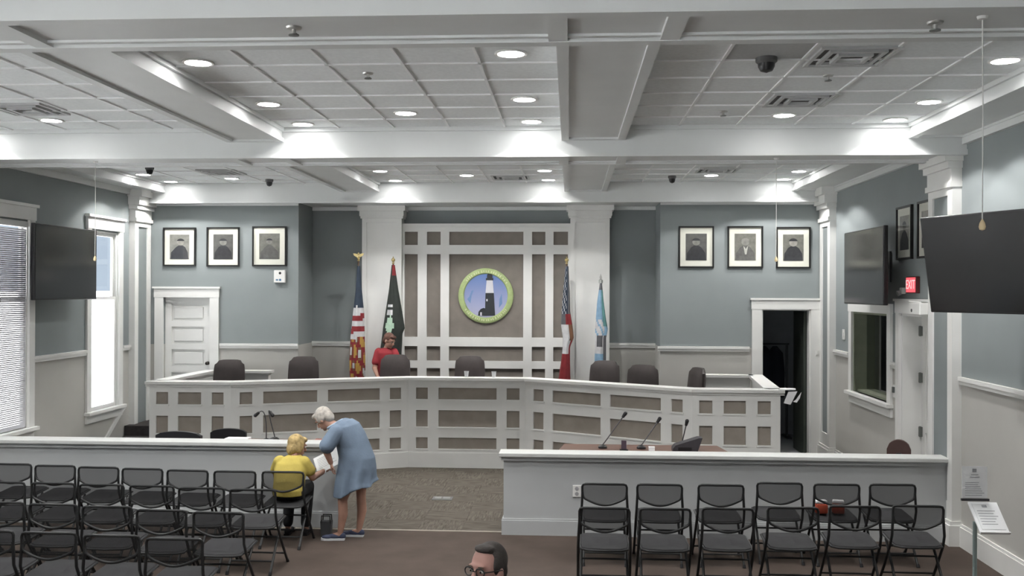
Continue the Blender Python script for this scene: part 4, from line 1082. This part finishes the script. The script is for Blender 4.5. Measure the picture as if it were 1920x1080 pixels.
def head(mb, c, fwd, up, s=1.0):
    """skull, jaw, nose, brow and ears; returns the head frame (x right, y forward, z up)"""
    M = Matrix.Translation(c) @ frame_from(fwd, up) @ Matrix.Scale(s, 4)
    mb.ell((0, -.012, .022), (.076, .094, .098), 20, 14, M)
    mb.ell((0, .022, -.045), (.058, .068, .072), 18, 12, M)
    mb.ell((0, .062, -.092), (.026, .024, .022), 12, 8, M)
    mb.cone((0, .082, .015), .010, (0, .108, -.028), .015, 10, M); mb.ell((0, .104, -.030), (.016, .014, .012), 10, 8, M)
    mb.ell((0, .078, .028), (.052, .016, .012), 14, 8, M)
    mb.ell((0, .084, -.062), (.024, .010, .007), 12, 8, M)
    for k in (-1, 1): mb.ell((k*.077, -.008, -.012), (.012, .022, .034), 12, 8, M)
    return M

def face_parts(M, parent, lips=(.34, .14, .12)):
    ew = mat('eye_white', (.55, .55, .53), .3); ed = mat('eye_dark', (.03, .025, .02), .3)
    for k in (-1, 1):
        e = MB().ell((k*.030, .079, .004), (.013, .010, .007), 10, 8, M).build('eye', ew, parent, True)
        MB().ell((k*.030, .087, .004), (.006, .004, .006), 8, 6, M).build('iris', ed, e, True)
        MB().ell((k*.031, .088, .026), (.018, .006, .004), 10, 6, M).build('eyebrow', mat('eyebrow', (.12, .09, .07), .8), parent, True)
    MB().ell((0, .0905, -.062), (.021, .006, .005), 12, 6, M).build('mouth', mat('lips', lips, .5), parent, True)

def hand(mb, w_, d, nrm, s=1.0, curl=.5, thumb=1):
    """palm and five separate bent fingers; d = pointing direction, nrm = back of the hand"""
    d = Vector(d).normalized(); M = Matrix.Translation(w_) @ frame_from(d, nrm) @ Matrix.Scale(s, 4)
    mb.ell((0, .045, 0), (.038, .055, .016), 14, 8, M); mb.ell((0, .0, 0), (.026, .03, .02), 12, 8, M)
    for i, (x, L) in enumerate(((-.029, .062), (-.010, .072), (.010, .068), (.028, .054))):
        p = Vector((x, .088, 0)); a = curl*.45; pts = [p.copy()]
        for q in (.45, .32, .23):
            p = p + Vector((x*.1, math.cos(a), -math.sin(a)))*L*q*1.0; pts.append(p.copy()); a += curl*.8
        limb(mb, [M @ v for v in pts], [.0088*s, .0084*s, .0078*s, .0068*s], 8)
    pts = [Vector((thumb*-.030, .02, -.004)), Vector((thumb*-.052, .045, -.012)), Vector((thumb*-.056, .075, -.022)), Vector((thumb*-.050, .096, -.030))]
    limb(mb, [M @ v for v in pts], [.012*s, .0105*s, .0095*s, .008*s], 8)

def shoe(parent, heel, d, m, sole, s=1.0):
    M = Matrix.Translation(heel) @ frame_from(d, (0, 0, 1)) @ Matrix.Scale(s, 4)
    pl = [(-.032, -.03), (.032, -.03), (.036, .04), (.034, .10), (.046, .16), (.040, .215), (.015, .24), (-.02, .235), (-.040, .20), (-.042, .14), (-.034, .09), (-.035, .03)]
    b = MB().prism(pl, 0, .024, 'z', M).build('shoe_sole', sole, parent)
    u = MB(); u.ell((0, .0, .045), (.034, .045, .04), 14, 8, M); u.ell((0, .08, .04), (.036, .09, .034), 14, 8, M); u.ell((0, .165, .034), (.042, .068, .026), 14, 8, M)
    remesh('shoe', u, .006, m, parent, 4)

def rings(mb, rs, n=36, M=None):
    """rs: list of callables t -> point"""
    vs = []
    for r_ in rs:
        for i in range(n): vs.append(r_(2*PI*i/n))
    if M: vs = [M @ Vector(p) for p in vs]
    fs = [(j*n+i, j*n+(i+1) % n, (j+1)*n+(i+1) % n, (j+1)*n+i) for j in range(len(rs)-1) for i in range(n)]
    fs += [tuple(range(n)), tuple(range((len(rs)-1)*n, len(rs)*n))]
    mb._add(vs, fs)

# --- woman in a blue dress bending over
W2 = thing('person', 'woman in loose blue dress bending over beside the half wall end', 'person', (-2.42, 10.40, 0))
b = MB()
hM = head(b, (-.245, .01, 1.285), (-.70, .22, -.68), (-.65, .12, .75), .98)
limb(b, [(-.20, .0, 1.25), (-.10, 0, 1.19)], [.055, .062])
limb(b, [(-.06, 0, 1.15), (.06, 0, 1.05), (.13, 0, .85)], [.095, .11, .13])
limb(b, [(-.07, -.155, 1.15), (-.165, -.20, .985), (-.125, -.15, .845)], [.052, .041, .028])
hand(b, (-.12, -.145, .835), (.05, .25, -.95), (-.9, -.35, -.1), .92, .6)
limb(b, [(-.07, .155, 1.15), (-.22, .26, 1.05), (-.27, .42, .995)], [.052, .040, .028])
hand(b, (-.27, .425, .99), (-.25, .95, -.12), (0, 0, 1), .92, .25, -1)
limb(b, [(.13, -.085, .80), (-.01, -.085, .44), (-.005, -.08, .28), (-.035, -.08, .075)], [.082, .052, .052, .030])
limb(b, [(.15, .085, .80), (.155, .085, .44), (.165, .085, .28), (.135, .08, .075)], [.082, .052, .052, .030])
limb(b, [(-.035, -.08, .06), (-.16, -.085, .035)], [.03, .022]); limb(b, [(.135, .08, .06), (.015, .085, .035)], [.03, .022])
remesh('body', b, .0065, SKIN, W2, 3)
face_parts(hM, W2)
DRESS = mat('blue_dress_fabric', (.155, .205, .275), .85, .10, 7, bump=.15, bscale=60)
b = MB()
def ring(z, cx, rx, ry, tilt=0.0, fold=0.0, ph=0.0):
    def f_(t):
        k_ = 1+fold*math.sin(9*t+ph)+fold*.5*math.sin(5*t+1.3)
        return (cx+rx*math.cos(t)*k_, ry*math.sin(t)*k_, z+tilt*math.cos(t)+fold*.25*math.sin(4*t+ph))
    return f_
rings(b, [ring(1.265, -.02, .09, .12, .03), ring(1.22, .0, .145, .185, .03), ring(1.13, .03, .180, .195, .02), ring(1.0, .09, .185, .19), ring(.88, .125, .195, .205), ring(.78, .125, .205, .215, 0, .02),
          ring(.68, .115, .21, .22, .02, .05, .3), ring(.60, .11, .215, .225, .05, .07, .6), ring(.53, .115, .225, .235, .085, .085, .9)], 60)
limb(b, [(-.06, -.155, 1.17), (-.15, -.205, 1.03)], [.085, .085]); limb(b, [(-.06, .155, 1.17), (-.17, .22, 1.08)], [.085, .082])
limb(b, [(-.02, -.10, 1.2), (-.02, .10, 1.2)], [.09, .09])
remesh('dress', b, .009, DRESS, W2, 2)
MB().tube([(-.115+.075*math.cos(t), .085*math.sin(t), 1.235+.045*math.cos(t)) for t in [2*PI*i/24 for i in range(24)]], .014, 8, True).build('collar', mat('pale_collar', (.36, .46, .58), .8), W2, True)
b = MB(); M = hM
b.ell((0, -.030, .040), (.088, .096, .092), 20, 14, M); b.ell((0, -.07, -.015), (.074, .055, .075), 16, 10, M)
for k in (-1, 1): b.ell((k*.066, -.012, .02), (.026, .058, .055), 14, 10, M)
b.ell((0, .05, .085), (.066, .044, .032), 14, 8, M)
remesh('hair', b, .007, mat('grey_hair', (.44, .41, .37), .8, .25, 30, bump=.4), W2, 3)
SH = mat('navy_canvas_shoe', (.045, .055, .10), .7); SO = mat('white_shoe_sole', (.6, .62, .64), .6)
shoe(W2, (-.015, -.08, 0), (-1, -.06, 0), SH, SO, .95); shoe(W2, (.155, .08, 0), (-1, .05, 0), SH, SO, .95)

# --- woman in yellow seated on the end chair
W1 = thing('person', 'woman in yellow shirt seated on the end chair, reading papers', 'person', (-2.985, 10.21, 0))
b = MB()
hM = head(b, (.04, .185, .99), (.72, .62, -.30), (.10, .22, .96), .98)
limb(b, [(.03, .155, .92), (.01, .10, .83)], [.050, .060])
limb(b, [(0, .06, .78), (0, .01, .64), (0, -.01, .56)], [.085, .085, .08])
limb(b, [(.16, .08, .815), (.225, .12, .665), (.30, .30, .70)], [.050, .040, .027])
hand(b, (.302, .305, .702), (.35, .9, .18), (.5, -.2, .85), .9, .7, 1)
limb(b, [(-.155, .10, .815), (-.20, .22, .66), (.06, .40, .69)], [.050, .040, .027])
hand(b, (.065, .402, .692), (.75, .5, .25), (-.1, -.3, .9), .9, .7, -1)
for k in (-1, 1): limb(b, [(k*.085, .0, .535), (k*.10, .36, .515), (k*.10, .34, .30), (k*.10, .30, .09)], [.075, .058, .045, .030]); limb(b, [(k*.10, .30, .06), (k*.10, .42, .032)], [.03, .022])
remesh('body', b, .0065, SKIN, W1, 3)
face_parts(hM, W1)
YEL = mat('yellow_knit_shirt', (.50, .40, .095), .85, .08, 9, bump=.15, bscale=70)
b = MB()
def ring2(z, cx, cy, rx, ry): return lambda t: (cx+rx*math.cos(t)*(1+.02*math.sin(7*t)), cy+ry*math.sin(t), z)
rings(b, [ring2(.50, 0, -.02, .165, .125), ring2(.56, 0, -.02, .170, .13), ring2(.66, 0, .01, .168, .125), ring2(.76, 0, .055, .178, .125), ring2(.83, .0, .085, .165, .115), ring2(.885, .015, .115, .10, .085), ring2(.905, .02, .125, .07, .065)], 40)
limb(b, [(.135, .085, .83), (.195, .105, .74)], [.072, .066]); limb(b, [(-.13, .10, .83), (-.185, .16, .74)], [.072, .066])
remesh('shirt', b, .008, YEL, W1, 3)
b = MB()
for k in (-1, 1): limb(b, [(k*.085, -.01, .535), (k*.10, .37, .52), (k*.10, .345, .30), (k*.10, .31, .13)], [.092, .075, .062, .055])
b.ell((0, -.02, .545), (.17, .125, .09), 18, 10)
remesh('trousers', b, .008, mat('black_trousers', (.02, .021, .024), .8, .15, 9), W1, 3)
b = MB(); M = hM
b.ell((0, -.028, .038), (.090, .098, .094), 20, 14, M); b.ell((0, -.062, -.03), (.082, .055, .085), 16, 10, M)
for k in (-1, 1): b.ell((k*.070, -.012, -.005), (.024, .055, .075), 14, 10, M)
b.ell((0, .052, .082), (.064, .042, .034), 14, 8, M)
remesh('hair', b, .007, mat('blonde_hair', (.42, .31, .14), .75, .3, 30, bump=.4), W1, 3)
MB().tube([(.293+.03*math.cos(t), .286+.012*math.sin(t), .70+.028*math.sin(t)) for t in [2*PI*i/16 for i in range(16)]], .006, 6, True).build('bracelet', PAPER, W1, True)
for k in (-1, 1): shoe(W1, (k*.10, .275, 0), (0, 1, 0), mat('black_shoe', (.02, .02, .022), .5), BLACKP, .92)
pp = thing('paper_sheets', 'white sheets held between the seated and bending women', 'papers', (-2.665, 10.60, .80), rot=(R(40), R(-26), R(10)))
MB().box(-.145, .145, -.12, .12, 0, .002).build('top_sheet', PAPER, pp)
MB().box(-.14, .15, -.115, .125, -.004, -.001).build('lower_sheet', PAPER, pp)
b = MB()
for q in range(7): b.box(-.11, random.uniform(.02, .11), .075-q*.022, .080-q*.022, .0022, .0027)
b.build('print_lines', INK, pp)

# --- person in red behind the dais
W3 = thing('person', 'person in red shirt standing behind the dais by the black flag', 'person', (-3.02, 15.98, .5))
b = MB()
hM = head(b, (.045, -.05, 1.355), (.80, -.45, -.40), (.28, -.10, .95), 1.0)
limb(b, [(.02, -.02, 1.28), (-.02, 0, 1.18)], [.055, .062])
limb(b, [(-.02, 0, 1.12), (-.02, .03, .95), (0, .03, .80)], [.095, .095, .10])
limb(b, [(-.16, -.02, 1.15), (-.20, -.06, .90), (-.12, -.22, .78)], [.052, .042, .028]); hand(b, (-.118, -.225, .775), (.3, -.9, -.2), (-.3, 0, .95), .95, .4)
limb(b, [(.13, -.02, 1.15), (.22, -.10, .92), (.18, -.28, .80)], [.052, .042, .028]); hand(b, (.18, -.285, .80), (0, -.95, -.2), (.2, 0, .95), .95, .4, -1)
for k in (-1, 1): limb(b, [(k*.085, .03, .78), (k*.09, .02, .43), (k*.09, .04, .08)], [.085, .056, .034]); limb(b, [(k*.09, .03, .06), (k*.09, -.08, .035)], [.032, .024])
remesh('body', b, .0075, SKIN, W3, 3); face_parts(hM, W3)
b = MB()
rings(b, [ring2(.74, 0, .03, .19, .13), ring2(.9, -.01, .03, .185, .13), ring2(1.05, -.02, .01, .19, .13), ring2(1.15, -.02, 0, .18, .115), ring2(1.215, -.02, -.005, .11, .085), ring2(1.235, -.01, -.01, .075, .07)], 40)
limb(b, [(-.14, -.01, 1.16), (-.185, -.045, 1.0)], [.075, .068]); limb(b, [(.11, -.01, 1.16), (.185, -.06, 1.02)], [.075, .068])
remesh('shirt', b, .009, mat('red_shirt', (.33, .035, .045), .8, .1, 8, bump=.1), W3, 3)
b = MB()
for k in (-1, 1): limb(b, [(k*.085, .03, .78), (k*.09, .02, .43), (k*.09, .04, .08)], [.10, .075, .06])
remesh('trousers', b, .01, mat('black_trousers', (.02, .021, .024)), W3, 3)
b = MB(); M = hM
b.ell((0, -.028, .038), (.088, .096, .092), 20, 14, M); b.ell((0, -.066, -.02), (.078, .052, .075), 16, 10, M); b.ell((0, .05, .084), (.064, .042, .032), 14, 8, M)
remesh('hair', b, .008, mat('brown_hair', (.13, .065, .05), .75, .25, 30, bump=.3), W3, 3)
for k in (-1, 1): shoe(W3, (k*.09, .07, 0), (0, -1, 0), mat('black_shoe', (.02, .02, .022), .5), BLACKP)

# --- man whose head shows at the bottom edge
W4 = thing('person', 'man with short dark hair and glasses at the bottom edge', 'person', (-.335, 4.44, -.0))
W4.scale = (.985, .985, .985)
b = MB()
hM = head(b, (-.032, -.10, 1.455), (-.55, -.83, .06), (.03, .05, 1.0), .95)
limb(b, [(-.01, -.05, 1.37), (0, .0, 1.27)], [.062, .070])
limb(b, [(0, .01, 1.2), (0, .03, 1.0), (0, .03, .83)], [.105, .105, .11])
for k in (-1, 1):
    limb(b, [(k*.185, .01, 1.22), (k*.24, .04, .95), (k*.23, -.06, .73)], [.058, .046, .031]); hand(b, (k*.23, -.065, .725), (0, -.15, -.98), (k*1, .1, 0), 1.0, .45, k)
    limb(b, [(k*.09, .03, .80), (k*.10, .02, .44), (k*.10, .05, .08)], [.095, .062, .038]); limb(b, [(k*.10, .04, .06), (k*.10, -.08, .035)], [.034, .026])
remesh('body', b, .0065, SKIN2, W4, 3); face_parts(hM, W4)
b = MB()
rings(b, [ring2(.78, 0, .03, .20, .14), ring2(1.0, 0, .03, .20, .145), ring2(1.15, 0, .02, .22, .14), ring2(1.25, 0, .01, .19, .12), ring2(1.315, 0, -.005, .10, .085), ring2(1.335, 0, -.01, .078, .075)], 40)
for k in (-1, 1): limb(b, [(k*.17, .01, 1.24), (k*.225, .035, 1.04)], [.078, .066])
remesh('shirt', b, .009, mat('dark_blue_shirt', (.05, .06, .09), .8, .1, 8), W4, 3)
b = MB()
for k in (-1, 1): limb(b, [(k*.09, .03, .80), (k*.10, .02, .44), (k*.10, .05, .08)], [.11, .082, .065])
remesh('trousers', b, .01, mat('dark_trousers', (.03, .03, .032), .8), W4, 3)
b = MB(); M = hM
b.ell((0, -.028, .040), (.081, .088, .089), 20, 14, M); b.ell((0, -.058, -.01), (.074, .052, .07), 16, 10, M); b.ell((0, .022, .100), (.056, .046, .022), 14, 8, M)
for k in (-1, 1): b.ell((k*.066, -.006, .025), (.017, .042, .05), 12, 8, M)
remesh('hair', b, .006, mat('dark_short_hair', (.05, .042, .038), .6, .25, 30, bump=.3), W4, 3)
g = thing_parts = MB()
for k in (-1, 1):
    g.tube([M @ Vector((k*.033+.026*math.cos(t), .100-.006*abs(math.cos(t)), .003+.019*math.sin(t))) for t in [2*PI*i/20 for i in range(20)]], .0032, 6, True)
    g.tube([M @ Vector(p) for p in ((k*.059, .094, .008), (k*.080, .05, .010), (k*.084, -.01, .008), (k*.082, -.03, -.012))], .003, 6)
g.tube([M @ Vector(p) for p in ((-.008, .102, .006), (0, .107, .010), (.008, .102, .006))], .003, 6)
g.build('glasses', BLACKP, W4, True)
for k in (-1, 1): shoe(W4, (k*.10, .08, 0), (0, -1, 0), mat('black_shoe', (.02, .02, .022), .5), BLACKP, 1.05)
